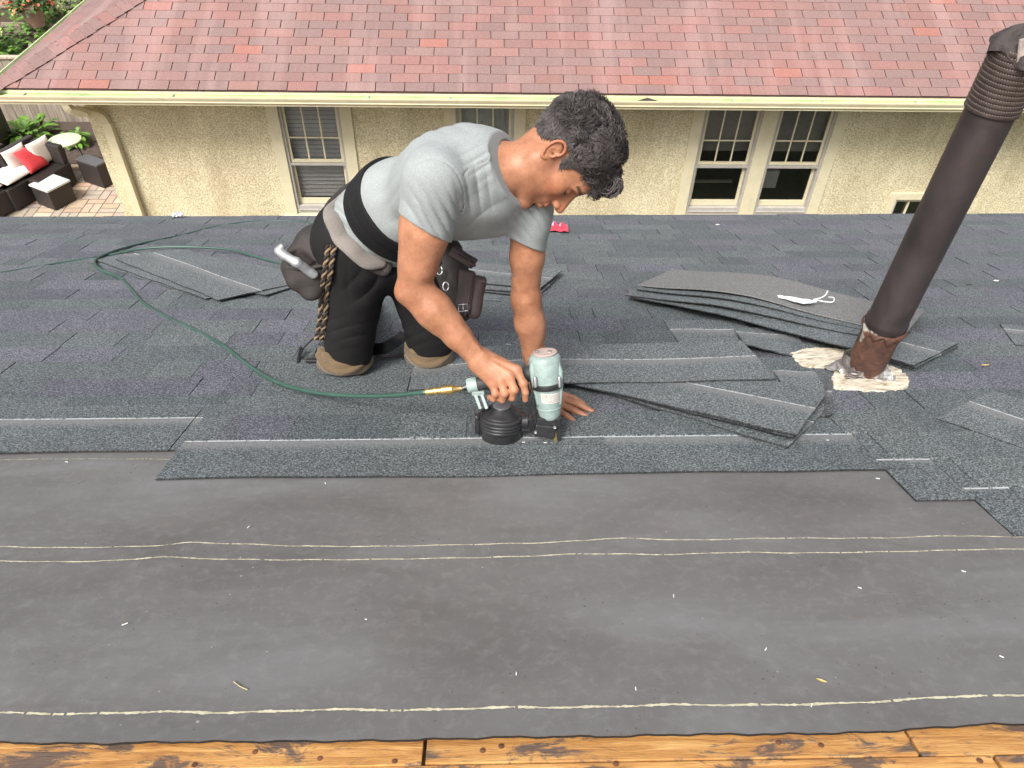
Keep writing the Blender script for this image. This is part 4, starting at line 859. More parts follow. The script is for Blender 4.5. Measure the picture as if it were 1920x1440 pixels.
for s in (-1, 1):
    for q in (-.6, .75):
        c = ga + np.array([s * .034, q * .03, 0]); m_.tube([c * 1.0 + gax * .035 - np.array([s * .006, 0, 0]), c + gax * .085 - np.array([s * .001, 0, 0]), c + gax * (GH - .03), c + gax * (GH - .012) - np.array([s * .002, 0, 0])], [.003, .0065, .0078, .005], 10)
m_.build('rib', 'teal_paint', hsg, rw, smooth=True, autos=40)
m_ = MB(); m_.lathe([(.0, GH + .006), (.030, GH + .006), (.031, GH + .009), (.029, GH + .011), (0, GH + .011)], ga + np.array([.002, 0, 0]), gax, 32, sx=1.0); cp = m_.build('top_cap', 'cap_plate', gun, rw, smooth=True, autos=30)
for dx, dy in ((-.018, -.002), (.014, -.006)):
    m_ = MB(); m_.lathe([(.0, 0), (.0048, 0), (.0048, .004), (.003, .005), (0, .005)], ga + gax * (GH + .011) + np.array([dx, dy, 0]), gax, 12); m_.build('screw', 'steel', cp, rw, smooth=True, autos=30)
for s in (-1, 1): m_ = MB(); c = ga + gax * .098 + np.array([s * .030, -.036, 0]); m_.lathe([(0, -.008), (.005, -.008), (.005, .016), (.0035, .019), (0, .019)], c, gax, 12); m_.build('bolt', 'steel', gun, rw, smooth=True, autos=30)
m_ = MB(); m_.lathe([(.0395, .078), (.0425, .0785), (.0430, .081), (.0430, .089), (.0425, .0915), (.0395, .092)], ga, gax, 48); m_.build('band', 'black_metal', gun, rw, smooth=True, autos=30)
def arc_patch(m_, h0, h1, r0, r1, th0, th1, dr, n=16, tint=(1, 1, 1)):
    V = []; rf = np.array([1., 0, 0]); bb = np.array([0, -1., 0])
    for h, r in ((h0, r0), (h1, r1)):
        for k in range(n + 1): th = th0 + (th1 - th0) * k / n; V.append(ga + gax * h + (r + dr) * (math.sin(th) * rf + math.cos(th) * bb))
    m_.add(V, [(k, k + 1, n + 2 + k, n + 1 + k) for k in range(n)], tint)
simple('label_paper', (.62, .60, .56), .5, var=.1, bstr=0, tint=True)
m_ = MB(); arc_patch(m_, .044, .071, .0343, .0369, -.55, 1.0, .0009)
for k in range(7):
    h = .047 + k * .0033; r = .0343 + (h - .044) * .096; t0 = -.48
    while t0 < .92:
        w2 = random.uniform(.05, .16); arc_patch(m_, h, h + .0013, r, r + .0001, t0, min(t0 + w2, .95), .0013, 3, (.7, .22, .2) if k == 6 and t0 < .1 else (.28, .26, .26)); t0 += w2 + .05
m_.build('label', 'label_paper', hsg, rw, recalc=False)
m_ = MB(); m_.lathe([(.0300, .018), (.0315, .0185), (.0325, .021), (.0318, .0235)], ga, gax, 40); m_.build('seam', 'teal_paint', hsg, rw, smooth=True, autos=30)
# handle
h0 = onv(996, 700, GV + .01); h1 = onv(886, 722, GV + .01); hd_ = _n(h1 - h0); HL = np.linalg.norm(h1 - h0)
m_ = MB(); m_.lathe([(.0, .0), (.021, .0), (.0195, .02), (.0165, .04), (.0165, HL - .03), (.0175, HL - .012), (0, HL - .012)], h0, hd_, 28); m_.build('grip', 'grip_rubber', gun, rw, smooth=True, autos=40)
m_ = MB(); m_.lathe([(.0, HL - .0118), (.0185, HL - .0118), (.0195, HL - .006), (.0195, HL + .010), (.017, HL + .014), (0, HL + .014)], h0, hd_, 28); m_.build('handle_cap', 'teal_paint', gun, rw, smooth=True, autos=40)
m_ = MB(); e1 = h0 + hd_ * (HL + .013); m_.lathe([(0, 0), (.005, 0), (.005, .008), (.0038, .009), (.0038, .018), (0, .018)], e1, c1 - e1, 14); m_.build('air_plug', 'steel', gun, rw, smooth=True, autos=30)
# teal yoke between the handle end and the magazine
m_ = MB()
y0 = h1 + np.array([.006, -.006, -.018]); y1 = onv(900, 762, GV - .01)
for dx in (0, .016): m_.obox((y0 + y1) / 2 + np.array([dx, 0, 0]), (.0045, .008, np.linalg.norm(y1 - y0) / 2 + .004), [np.cross([0, 1, 0], y1 - y0), [0, 1, 0], y1 - y0])
m_.obox(y0 + np.array([.008, 0, .0]), (.016, .009, .006), [[1, 0, 0], [0, 1, 0], [0, 0, 1]]); m_.build('yoke', 'teal_paint', gun, rw, bevel=.002)
# trigger
tg_ = onv(990, 742, GV - .004); m_ = MB(); m_.obox(tg_, (.004, .006, .016), [[1, 0, -.25], [0, 1, 0], [.25, 0, 1]]); m_.build('trigger', 'black_metal', gun, rw, bevel=.002)
# magazine drum
dc = onv(939, 830, 1.80); dc[2] = .004; dR = .0595; dax = _n([.02, -.03, 1])
prof = [(.0, 0), (dR * .78, 0), (dR * .86, .004), (dR * .90, .012), (dR * .92, .030), (dR * .97, .034), (dR * .97, .038), (dR * .94, .040), (dR * .99, .043), (dR * .99, .047), (dR * .96, .049), (dR, .052), (dR, .056), (dR * .97, .058), (dR, .061), (dR, .067), (dR * .95, .070), (dR * .88, .071)]
m_ = MB(); m_.lathe(prof + [(0, .071)], dc, dax, 56); drum = m_.build('magazine', 'black_metal', gun, rw, smooth=True, autos=30)
m_ = MB(); m_.lathe([(dR * .86, .0712), (dR * .84, .075), (dR * .43, .090), (dR * .40, .0925), (0, .0925)], dc, dax, 56); m_.build('lid', 'black_metal', drum, rw, smooth=True, autos=25)
m_ = MB(); m_.lathe([(0, .0926), (dR * .385, .0926), (dR * .38, .0938), (0, .0938)], dc, dax, 40); m_.build('lid_disc', 'grey_plate', drum, rw, smooth=True, autos=25)
m_ = MB(); m_.lathe([(0, -.0035), (.012, -.0035), (.014, .0), (0, .0)], dc + np.array([.012, -.03, 0]), dax, 20); m_.build('drum_foot', 'steel', drum, rw, smooth=True)
m_ = MB(); hx = dc + np.array([-dR - .002, -.006, .045]); m_.obox(hx, (.006, .012, .026), [[1, 0, 0], [0, 1, 0], [0, 0, 1]]); m_.lathe([(0, 0), (.005, 0), (.005, .006), (0, .006)], hx + np.array([0, -.012, .022]), (0, -1, .2), 12); m_.build('hinge', 'black_metal', drum, rw, bevel=.002)
# feed channel and nose
f0 = onv(992, 800, GV - .006); m_ = MB()
m_.obox(onv(985, 792, GV), (.012, .016, .018), np.eye(3)); m_.lathe([(0, 0), (.021, 0), (.021, .006), (.018, .007), (.018, .018), (.021, .019), (.021, .024), (0, .024)], onv(972, 790, GV - .004), (1, 0, 0), 24); m_.build('feed_arm', 'black_metal', gun, rw, bevel=.002)
m_ = MB(); m_.obox(onv(1022, 806, GV - .016), (.027, .012, .0165), [[1, 0, -.12], [0, 1, 0], [.12, 0, 1]]); dr_ = m_.build('feed_door', 'black_metal', gun, rw, bevel=.003)
for px, py in ((1004, 810), (1040, 801)):
    m_ = MB(); m_.lathe([(0, 0), (.0042, 0), (.0042, .003), (.0025, .0032), (0, .002)], onv(px, py, GV - .028), (0, -1, 0), 14); m_.build('screw', 'steel', dr_, rw, smooth=True, autos=30)
m_ = MB(); m_.obox(onv(1028, 786, GV), (.030, .024, .013), np.eye(3)); m_.obox(onv(1044, 806, GV), (.010, .020, .045), np.eye(3)); m_.obox(onv(1038, 832, GV - .008), (.014, .014, .006), np.eye(3)); m_.obox(onv(1048, 806, GV - .019), (.0016, .0016, .04), np.eye(3)); m_.build('nose', 'black_metal', gun, rw, bevel=.0025)
m_ = MB(); m_.obox(onv(1040, 816, GV - .022), (.005, .002, .018), [[1, 0, .15], [0, 1, 0], [-.15, 0, 1]]); simple('worn_brass', (.30, .24, .10), .4, metal=.6, var=.4); m_.build('nose_tip', 'worn_brass', gun, rw, bevel=.001)
m_ = MB(); m_.obox(onv(1028, 775, GV - .02), (.010, .004, .003), np.eye(3)); m_.build('latch', 'brass', gun, rw, bevel=.001)
# ================================================================ bits lying about
simple('white_bit', (.78, .77, .72), .6, var=.1, bstr=0)
G = 'white nail strip scraps on the underlayment'
big = {(234, 1170): 'largest white scrap, near the lower left of the underlayment', (1436, 1217): 'slanted white scrap alone on the lower right underlayment', (1522, 1322): 'white scrap lying on the lowest pale line'}
for px, py, L_, a in [(234, 1170, .009, .6), (466, 988, .006, 1.2), (1263, 1117, .007, 1.4), (968, 1263, .006, 1.5), (1436, 1217, .007, .9), (1192, 1291, .006, 1.5), (1522, 1322, .007, 1.0), (1612, 1102, .006, -.6), (1807, 1071, .007, -.6), (1878, 1231, .006, -.8), (1646, 897, .008, -.4), (686, 1161, .003, 0), (610, 906, .006, -1.1), (125, 866, .007, -.2), (1552, 825, .006, 0), (982, 829, .007, .2), (1022, 830, .007, .0)]:
    onf = py > 860; p = RP(px, py, 0); nn = felt_n(p[0], p[1]) if onf else (.0125 if py > 820 else .014); p = RP(px, py, nn + .002); m_ = MB(); m_.obox(p, (L_ * .55, .0007, .0006), [[math.cos(a), math.sin(a), 0], [-math.sin(a), math.cos(a), 0], [0, 0, 1]])
    lb = big.get((px, py)) or ('tiny white scrap of nail strip lying on the dark underlayment' if onf else 'tiny white scrap on the new shingle strip by the nail gun'); tag(m_.build('scrap', 'white_bit', None, rw), lb, 'scrap', G if onf else 'white scraps by the nail gun')
simple('dry_leaf', (.50, .40, .14), .7, var=.3, bstr=0); simple('twig', (.42, .36, .20), .7)
def flat_leaf(px, py, nn, L_, W_, a, label, mt='dry_leaf'):
    p = RP(px, py, nn); m_ = MB(); ca, sa = math.cos(a), math.sin(a); P = []
    for t, wd in ((-1, .02), (-.5, .8), (0, 1), (.5, .7), (1, .02)):
        for s, z in ((-1, .004), (0, .0005), (1, .004)): P.append((p[0] + ca * L_ * t - sa * W_ * s * wd, p[1] + sa * L_ * t + ca * W_ * s * wd, nn + z * wd + .004 * t * t))
    m_.add(P, [(i * 3 + k, i * 3 + k + 1, i * 3 + k + 4, i * 3 + k + 3) for i in range(4) for k in range(2)]); tag(m_.build('leaf', mt, None, rw, recalc=False), label, 'leaf')
flat_leaf(1540, 1279, .006, .009, .0022, -.5, 'thin yellow leaf near the right of the lowest pale line'); flat_leaf(1847, 686, .017, .017, .005, .2, 'yellow leaf on the shingles right of the rusty pipe'); flat_leaf(1818, 535, .02, .02, .008, -.1, 'brown curled leaf on the far right shingles', 'dead_leaf'); flat_leaf(1743, 441, .02, .02, .01, .1, 'dark leaf on the far shingles right of the pipe', 'dead_leaf')
m_ = MB(); m_.tube(spline([RP(*q, .007) for q in ((438, 1278), (446, 1284), (452, 1288), (464, 1293))], 16), .0009, 6); tag(m_.build('twig', 'twig', None, rw), 'thin pale twig curled on the lower left underlayment', 'twig')
# red and white plastic wrapper beyond the left sleeve
simple('red_plastic', (.62, .05, .09), .35, var=.15, tint=True); m_ = MB(); q = [RP(*p, .014) for p in ((1022, 421), (1064, 425), (1066, 436), (1030, 434), (1012, 433))]
N_ = 10
for i in range(N_):
    for j in range(4):
        def f(i, j):
            s, t = i / N_, j / 4; p = (q[4] * (1 - s) + q[2] * s) * (1 - t) + (q[0] * (1 - s) + q[1] * s) * t; return (p[0], p[1], p[2] + .018 * abs(math.sin(s * 9 + t * 4)) * (.4 + t))
        m_.add([f(i, j), f(i + 1, j), f(i + 1, j + 1), f(i, j + 1)], [(0, 1, 2, 3)], (1.5, 9, 6) if s_ and (i < 2 or (j == 3 and i % 3 == 0)) else (1, 1, 1))
tag(m_.build('wrapper', 'red_plastic', None, rw, recalc=False), 'crumpled red and white plastic wrapper near the far roof edge', 'wrapper')
# torn white plastic on the arched shingle
m_ = MB(); simple('white_film', (.78, .82, .84), .4, var=.1); q = spline([RP(*p, .095) for p in ((1458, 553), (1480, 556), (1505, 560), (1530, 562))], 24); w2 = .010 + .040 * np.sin(np.linspace(.1, 3.0, 24)) ** 2 + .003 * np.sin(np.arange(24) * 1.1)
P = []
for k in range(24): P += [(q[k][0], q[k][1] - w2[k], .088), (q[k][0], q[k][1], .094 + .002 * math.sin(k * .8)), (q[k][0], q[k][1] + w2[k] * .6, .090)]
m_.add(P, [(i * 3 + k, i * 3 + k + 1, i * 3 + k + 4, i * 3 + k + 3) for i in range(23) for k in range(2)])
m_.tube(spline([RP(*p) for p in ((1525, 562, .092), (1542, 557, .1), (1550, 550, .11), (1552, 545, .12))], 12), .0022, 5); m_.tube(spline([RP(*p) for p in ((1528, 562, .09), (1550, 566, .085), (1562, 566, .083), (1563, 558, .09), (1554, 557, .095))], 16), .002, 5)
tag(m_.build('torn_plastic', 'white_film', None, rw), 'torn white plastic film lying on the arched pale shingle', 'plastic scrap')
crumple(333, 402, .03, .03, 'foil_ball', 'foil', None, 9, (1.2, 1, .8), 'crumpled silver foil at the far roof edge', 'foil')
for k, (px, py) in enumerate([(1868, 526), (1345, 421)]): crumple(px, py, .016, .012, 'paper_scrap', 'white_bit', None, 20 + k, (1.6, 1, .3), ['small white paper scrap right of the pipe', 'small white paper scrap near the far roof edge'][k], 'paper scrap')
# ================================================================ implicit-surface modeller (used for the worker)
class SDF:
    def __init__(s): s.p = []
    def add(s, fn, c, Rr, op='u', k=.012): s.p.append((fn, np.array(c, float), Rr, op, k)); return s
    def cone(s, a, b, ra, rb, op='u', k=.012, flat=None, ff=1.0):
        """tapered capsule; flat = direction in which the section is squeezed by ff"""
        a = np.array(a, float); b = np.array(b, float); ab = b - a; L2 = float(ab @ ab) + 1e-12; fl = None if flat is None else _n(flat)
        def fn(P):
            q = P - a
            if fl is not None:
                t = np.clip((q @ ab) / L2, 0, 1); e = q - t[..., None] * ab; c = e @ fl; e = e + (c * (1 / ff - 1))[..., None] * fl
                return (np.sqrt((e * e).sum(-1)) - (ra + (rb - ra) * t)) * min(1, ff * 1.15)
            t = np.clip((q @ ab) / L2, 0, 1); e = q - t[..., None] * ab; return np.sqrt((e * e).sum(-1)) - (ra + (rb - ra) * t)
        return s.add(fn, (a + b) / 2, np.linalg.norm(ab) / 2 + max(ra, rb) * max(1, ff), op, k)
    def chain(s, pts, rs, **kw):
        for i in range(len(pts) - 1): s.cone(pts[i], pts[i + 1], rs[i], rs[i + 1], **kw)
        return s
    def ell(s, c, r, ax=None, op='u', k=.015):
        c = np.array(c, float); r = np.array(r, float); A = np.eye(3) if ax is None else np.array([_n(q) for q in ax])
        def fn(P): q = (P - c) @ A.T; k0 = np.sqrt(((q / r) ** 2).sum(-1)) + 1e-9; k1 = np.sqrt(((q / r ** 2) ** 2).sum(-1)) + 1e-9; return k0 * (k0 - 1) / k1
        return s.add(fn, c, r.max(), op, k)
    def box(s, c, h, ax, rd=.005, op='u', k=.008):
        c = np.array(c, float); h = np.array(h, float) - rd; A = np.array([_n(q) for q in ax])
        def fn(P): q = np.abs((P - c) @ A.T) - h; return np.sqrt((np.maximum(q, 0) ** 2).sum(-1)) + np.minimum(q.max(-1), 0) - rd
        return s.add(fn, c, np.linalg.norm(h) + rd, op, k)
    def cut(s, c, nrm, k=.004, rad=9.):     # remove the side the normal points to, within rad of c
        c = np.array(c, float); nrm = _n(nrm)
        def fn(P):
            q = P - c; d = -(q @ nrm)
            return d if rad > 5 else np.maximum(d, np.sqrt((q * q).sum(-1)) - rad)
        return s.add(fn, c, rad, 's', k)
    def disp(s, fn, c, Rr): return s.add(fn, c, Rr, 'd', 0)
    def ev(s, P, prims=None):
        d = np.full(P.shape[:-1], 1.0)
        for fn, c, Rr, op, k in (s.p if prims is None else prims):
            if op == 'd': d = d + fn(P); continue
            e = fn(P)
            if op == 'u': h = np.maximum(k - np.abs(d - e), 0); d = np.minimum(d, e) - h * h / (4 * k)
            else: e = -e; h = np.maximum(k - np.abs(d - e), 0); d = np.maximum(d, e) + h * h / (4 * k)
        return d
    def mesh(s, vox=.002, B=16):
        lo = np.min([c - Rr for fn, c, Rr, op, k in s.p if op == 'u'], 0) - .012; hi = np.max([c + Rr for fn, c, Rr, op, k in s.p if op == 'u'], 0) + .012
        bs = vox * B; nb = np.ceil((hi - lo) / bs).astype(int); hb = bs * .866; keys = []; vals = []; E = []
        ii = np.stack(np.meshgrid(*[np.arange(k) for k in nb], indexing='ij'), -1).reshape(-1, 3); cen = lo + (ii + .5) * bs
        dc = np.concatenate([s.ev(cen[i:i + 20000]) for i in range(0, len(cen), 20000)]); ii = ii[np.abs(dc) < hb * 1.35 + .006]
        g = np.arange(B + 1); G = np.stack(np.meshgrid(g, g, g, indexing='ij'), -1)
        N = nb * B + 3
        gid = lambda I: (I[..., 0] * N[1] + I[..., 1]) * N[2] + I[..., 2]
        offs = np.array([(a, b, c) for a in (0, 1) for b in (0, 1) for c in (0, 1)])
        edges = [(i, j) for i in range(8) for j in range(i + 1, 8) if np.abs(offs[i] - offs[j]).sum() == 1]
        for b in ii:
            c0 = lo + (b + .5) * bs
            pr = [p for p in s.p if p[3] == 'u' and np.linalg.norm(c0 - p[1]) - p[2] < hb * 2.2 + p[4] or p[3] != 'u' and np.linalg.norm(c0 - p[1]) - p[2] < hb + .01 + p[4]]
            if not pr: continue
            D = s.ev((lo + (b * B + G) * vox), pr); S = D < 0
            if S.all() or not S.any(): continue
            C = np.stack([D[o[0]:B + o[0], o[1]:B + o[1], o[2]:B + o[2]] for o in offs], -1); Sg = C < 0; act = Sg.any(-1) & ~Sg.all(-1)
            I = np.argwhere(act); Cv = C[act]; acc = np.zeros((len(I), 3)); cnt = np.zeros(len(I))
            for i, j in edges:
                a, e = Cv[:, i], Cv[:, j]; m_ = (a < 0) != (e < 0); t = np.where(m_, a / np.where(m_, a - e, 1), 0); acc += m_[:, None] * (offs[i] + t[:, None] * (offs[j] - offs[i])); cnt += m_
            gI = I + b * B; keys.append(gid(gI + 1)); vals.append(lo + (gI + acc / cnt[:, None]) * vox)
            for ax_ in range(3):
                sl0 = [slice(0, B)] * 3; sl1 = [slice(0, B)] * 3; sl1[ax_] = slice(1, B + 1); a, e = S[tuple(sl0)], S[tuple(sl1)]; ed = np.argwhere(a != e)
                if len(ed): E.append((ax_, ed + b * B, a[tuple(ed.T)]))
        keys = np.concatenate(keys); vals = np.concatenate(vals); o = np.argsort(keys); keys = keys[o]; vals = vals[o]; F = []
        for ax_, I, sg in E:
            u_, v_ = [(1, 2), (2, 0), (0, 1)][ax_]; du = np.zeros(3, int); du[u_] = 1; dv = np.zeros(3, int); dv[v_] = 1
            q = np.stack([gid(I + 1), gid(I + 1 - du), gid(I + 1 - du - dv), gid(I + 1 - dv)], 1); p = np.searchsorted(keys, q); p = np.minimum(p, len(keys) - 1); ok = (keys[p] == q).all(1); p = p[ok]; sg_ = sg[ok]
            p[~sg_] = p[~sg_][:, ::-1]; F.append(p)
        return vals, np.concatenate(F)
    def surf(s, px, py, z0=1.4, z1=3.0, off=0.0):    # where a sight line first meets this surface
        r = np.array([(px - 960) / FL, (py - 720) / FL, 1.0]); z = z0
        for _ in range(200):
            d = float(s.ev((r * z)[None])[0])
            if d < .0006: break
            z += max(d * .7, .0004)
            if z > z1: return None
        p = r * z; return p + s.grad(p) * off
    def grad(s, p):
        e = .002; return _n([float(s.ev((p + e * np.eye(3)[i])[None])[0] - s.ev((p - e * np.eye(3)[i])[None])[0]) for i in range(3)])
def sobj(sd, name, mat_, parent, vox=.002, col=None, smooth_it=0, label=None):
    V, F = sd.mesh(vox); vc = None if col is None else col(V)
    Q = cw(V); F4 = F[:, ::-1]
    o = mesh_obj(name, Q, [tuple(map(int, f)) for f in F4], mat_, parent, smooth=True, recalc=False, vcol=vc)
    # face direction check: outward normals
    me = o.data; k = len(V) // 2; 
    if smooth_it: md = o.modifiers.new('smooth', 'SMOOTH'); md.factor = .5; md.iterations = smooth_it
    return o
def wav(P, f, ph=0): return np.sin(P[..., 0] * f + 1.3 * np.sin(P[..., 1] * f * .7 + ph) + ph) * np.sin(P[..., 2] * f * 1.1 + 1.1 * np.sin(P[..., 0] * f * .6 + ph)) + .5 * np.sin(P[..., 1] * f * 1.7 + ph * 2 + np.sin(P[..., 2] * f))
def smooth01(x, a, b): t = np.clip((x - a) / (b - a), 0, 1); return t * t * (3 - 2 * t)
# ---------------------------------------------------------------- materials for the worker
def mat_skin():
    s = NT('skin'); src = s.coord('Object'); n = s.noise(src, 30, 5, .6); n2 = s.noise(src, 6, 3)
    a = s.n('Attribute'); a.attribute_name = 'tint'
    c = s.ramp(n2, [(.3, (.33, .150, .082)), (.7, (.43, .215, .125))]); c = s.mix(c, s.ramp(n, [(.3, (.80, .74, .72)), (.7, (1.12, 1.12, 1.12))]), 1.0, 'MULTIPLY'); c = s.mix(c, s.ramp(s.noise(src, 130, 4, .75), [(.3, (.80, .76, .74)), (.6, (1.05, 1.05, 1.05))]), .7, 'MULTIPLY'); c = s.mix(c, a.outputs['Color'], 1.0, 'MULTIPLY')
    s.col(c); s.rough(.48); s.b.inputs['Specular IOR Level'].default_value = .4; s.b.inputs['Subsurface Weight'].default_value = .12; s.b.inputs['Subsurface Radius'].default_value = (.012, .004, .002); s.bump(s.math('ADD', s.noise(src, 330, 3), s.math('MULTIPLY', s.noise(src, 45, 4), 2.5)), .3, .0012)
mat_skin()
def mat_cloth(name, c1, c2, fine=900, rough=.9, melange=.3, sheen=.2):
    s = NT(name); src = s.coord('Object'); n = s.noise(src, 5, 4); m_ = s.noise(s.mapn(src, (1, 1, 1.8)), 420, 2, .8)
    c = s.ramp(n, [(.3, c1), (.7, c2)]); c = s.mix(c, s.ramp(m_, [(.35, (1 - melange,) * 3), (.65, (1 + melange * .6,) * 3)]), 1.0, 'MULTIPLY')
    a = s.n('Attribute'); a.attribute_name = 'tint'
    s.col(c); s.rough(rough); s.b.inputs['Sheen Weight'].default_value = sheen; s.bump(s.math('ADD', s.noise(src, 600, 2), s.math('MULTIPLY', s.noise(src, 26, 4, .6), 2.0)), .25, .0025); return s
mat_cloth('shirt_cloth', (.235, .26, .262), (.30, .325, .325), melange=.25, sheen=.1); mat_cloth('black_cloth', (.008, .0072, .0075), (.015, .0135, .0145), melange=.35, sheen=0, rough=.8); mat_cloth('brace_cloth', (.006, .006, .0065), (.011, .011, .012), melange=.2, sheen=0, rough=.8)
for q_ in ('black_cloth', 'brace_cloth'): MATS[q_].node_tree.nodes['Principled BSDF'].inputs['Specular IOR Level'].default_value = .25
mat_cloth('tan_pad', (.095, .060, .030), (.17, .115, .06), melange=.3); mat_cloth('grey_pad', (.15, .135, .12), (.23, .205, .185), melange=.25)
simple('dark_leather', (.030, .024, .022), .75, var=.45, vs=16, bs=90, bstr=.35, bd=.002, spec=.5); simple('plum_leather', (.062, .042, .042), .68, var=.4, vs=16, bs=90, bstr=.35, bd=.002); simple('tan_rope', (.24, .165, .095), .8, var=.35, vs=80, bs=200, bstr=.6); simple('tool_steel', (.30, .31, .32), .42, metal=.5, var=.2, vs=40)
simple('black_nylon', (.012, .012, .013), .55, bs=200, bstr=.3); 
def mat_hair():
    s = NT('dark_hair'); n = s.noise(s.coord('Object'), 45, 3); s.col(s.ramp(n, [(.3, (.022, .018, .018)), (.7, (.072, .060, .058))])); s.rough(.5); s.b.inputs['Specular IOR Level'].default_value = .6
mat_hair()
# ---------------------------------------------------------------- skeleton (camera-frame metres)
SR = K(815, 338, 1.70); ER = K(776, 540, 1.845); WR = K(900, 676, 1.90)
SLf = K(992, 398, 1.925); EL = K(985, 560, 2.07); WL = roofc(1010, 716, .062)
PC = K(708, 440, 2.20); WA = K(757, 385, 2.03); CH = K(863, 344, 1.87); UC = K(905, 338, 1.82)
TT = _n(CH - PC); LL = _n(SLf - SR); LL = _n(LL - TT * (LL @ TT)); BB = np.cross(TT, LL); BB = BB if BB[1] < 0 else -BB
NB = K(940, 320, 1.815); NH_ = K(1008, 310, 1.795)
# head frame
HC = K(1036, 288, 1.80); HS = 1.04; hu = _n([.94, -.34, .04]); hf = _n([.34, .94, .06]); hf = _n(hf - hu * (hf @ hu)); hs_ = _n(_n(-HC) + .04 * hf); hu = _n(hu - hs_ * (hu @ hs_)); hf = _n(hf - hs_ * (hf @ hs_)); hf = _n(hf - hu * (hf @ hu))
HM = np.array([hf, hu, hs_])
def H(f, u, s=0.0): return HC + HS * (f * hf + u * hu + s * hs_)
HAX = [hf, hu, hs_]
def hl(p): return ((p - HC) @ HM.T) / HS      # to head-local coordinates
# ---------------------------------------------------------------- body
body = SDF()
body.ell(CH - BB * .008, (.160, .148, .098), [TT, LL, BB]).cone(WA, PC, .100, .105, k=.04)
body.cone(SR, CH + (SR - CH) * .4, .050, .062, k=.03).cone(SLf, CH + (SLf - CH) * .4, .048, .062, k=.03)
body.chain([CH, UC, NB, NH_], [.080, .071, .060, .054], k=.025)
# right arm: deltoid, biceps, triceps, elbow, forearm
ua = _n(ER - SR); fa = _n(WR - ER)
body.chain([SR, SR * .55 + ER * .45, ER], [.057, .0525, .0375], k=.02)
body.cone(SR * .65 + ER * .35 + np.array([.012, 0, -.006]), SR * .22 + ER * .78 + np.array([.010, 0, -.006]), .040, .030, k=.025)
body.cone(SR * .7 + ER * .3 + np.array([-.018, 0, .0]), SR * .2 + ER * .8 + np.array([-.010, 0, .0]), .036, .028, k=.03)
fn_ = _n(np.cross(fa, [0, 0, 1.]))
body.chain([ER, ER * .70 + WR * .30, ER * .35 + WR * .65, WR], [.0375, .0425, .0315, .0255], k=.018)
body.cone(ER + np.array([.004, -.006, -.010]), ER * .5 + WR * .5 + np.array([.008, -.008, -.005]), .028, .024, k=.02)
body.cone(ER + np.array([-.010, .010, -.004]), ER * .55 + WR * .45 + np.array([-.012, .008, 0]), .028, .022, k=.02)
body.ell(ER + np.array([-.022, .012, .004]), (.018, .018, .018), k=.02)
# left arm
body.chain([SLf, SLf * .5 + EL * .5, EL], [.050, .0425, .0365], k=.02)
body.chain([EL, EL * .72 + WL * .28, EL * .35 + WL * .65, WL], [.0365, .0385, .030, .0235], k=.018)
body.cone(EL + np.array([.008, 0, -.008]), EL * .6 + WL * .4 + np.array([.012, 0, -.006]), .022, .020, k=.03)
# tendons and veins under the skin
for a, b, r in ((.25, .8, .0045), (.45, .95, .0038)):
    o = np.array([.010, -.020, -.026]) if a < .3 else np.array([.016, -.010, -.022]); body.cone(ER + (WR - ER) * a + o, ER + (WR - ER) * b + o * .85, r, r * .8, k=.010)
for a, b, o in ((.05, .5, (-.006, 0, -.038)), (.4, .95, (.006, 0, -.030)), (.3, .8, (-.014, 0, -.030))):
    body.cone(EL + (WL - EL) * a + np.array(o), EL + (WL - EL) * b + np.array(o) * .82, .004, .003, k=.012)
# right hand closed over the handle
mc = {'i': K(969, 694, 1.893), 'm': K(955, 706, 1.884), 'r': K(939, 714, 1.886), 'p': K(923, 719, 1.896)}
for q, o in (('i', (.012, -.010, .004)), ('m', (.006, -.004, -.004)), ('r', (-.002, .004, -.004)), ('p', (-.008, .010, .004))):
    body.cone(WR + np.array(o), mc[q], .0185, .0125, k=.014)
    body.ell(mc[q] + np.array([0, -.001, -.003]), (.0105, .0105, .0095), k=.006)
body.cone(WR + np.array([0, .004, .012]), K(945, 705, 1.912), .022, .020, k=.02)
fing = {'i': [mc['i'], K(981, 719, 1.892), K(985, 736, 1.90), K(985, 749, 1.912)], 'm': [mc['m'], K(964, 731, 1.882), K(960, 746, 1.897), K(951, 746, 1.918)],
        'r': [mc['r'], K(946, 737, 1.884), K(942, 750, 1.898), K(934, 748, 1.918)], 'p': [mc['p'], K(929, 738, 1.894), K(925, 748, 1.906), K(918, 745, 1.922)]}
for q, P4 in fing.items():
    rr = [.0112, .0098, .0088, .0078] if q != 'p' else [.0100, .0086, .0077, .0068]
    for i in range(3): body.cone(P4[i], P4[i + 1], rr[i], rr[i + 1], k=.0030 if i else .006)
    body.ell(P4[1], (rr[1] + .0012,) * 3, k=.004)
body.chain([WR + np.array([.01, -.004, .016]), K(932, 682, 1.945), K(958, 692, 1.96), K(975, 705, 1.957)], [.017, .0135, .011, .009], k=.01)
for q in 'imr': body.cone(WR * .6 + mc[q] * .4 + np.array([0, -.012, -.015]), mc[q] + np.array([0, -.006, -.008]), .0022, .0030, k=.008)
body.chain([WR * .9 + mc['r'] * .1 + np.array([0, -.006, -.022]), WR * .5 + mc['r'] * .5 + np.array([.003, -.004, -.016]), mc['r'] * .9 + WR * .1 + np.array([.006, 0, -.010])], [.0018, .0018, .0014], k=.005)
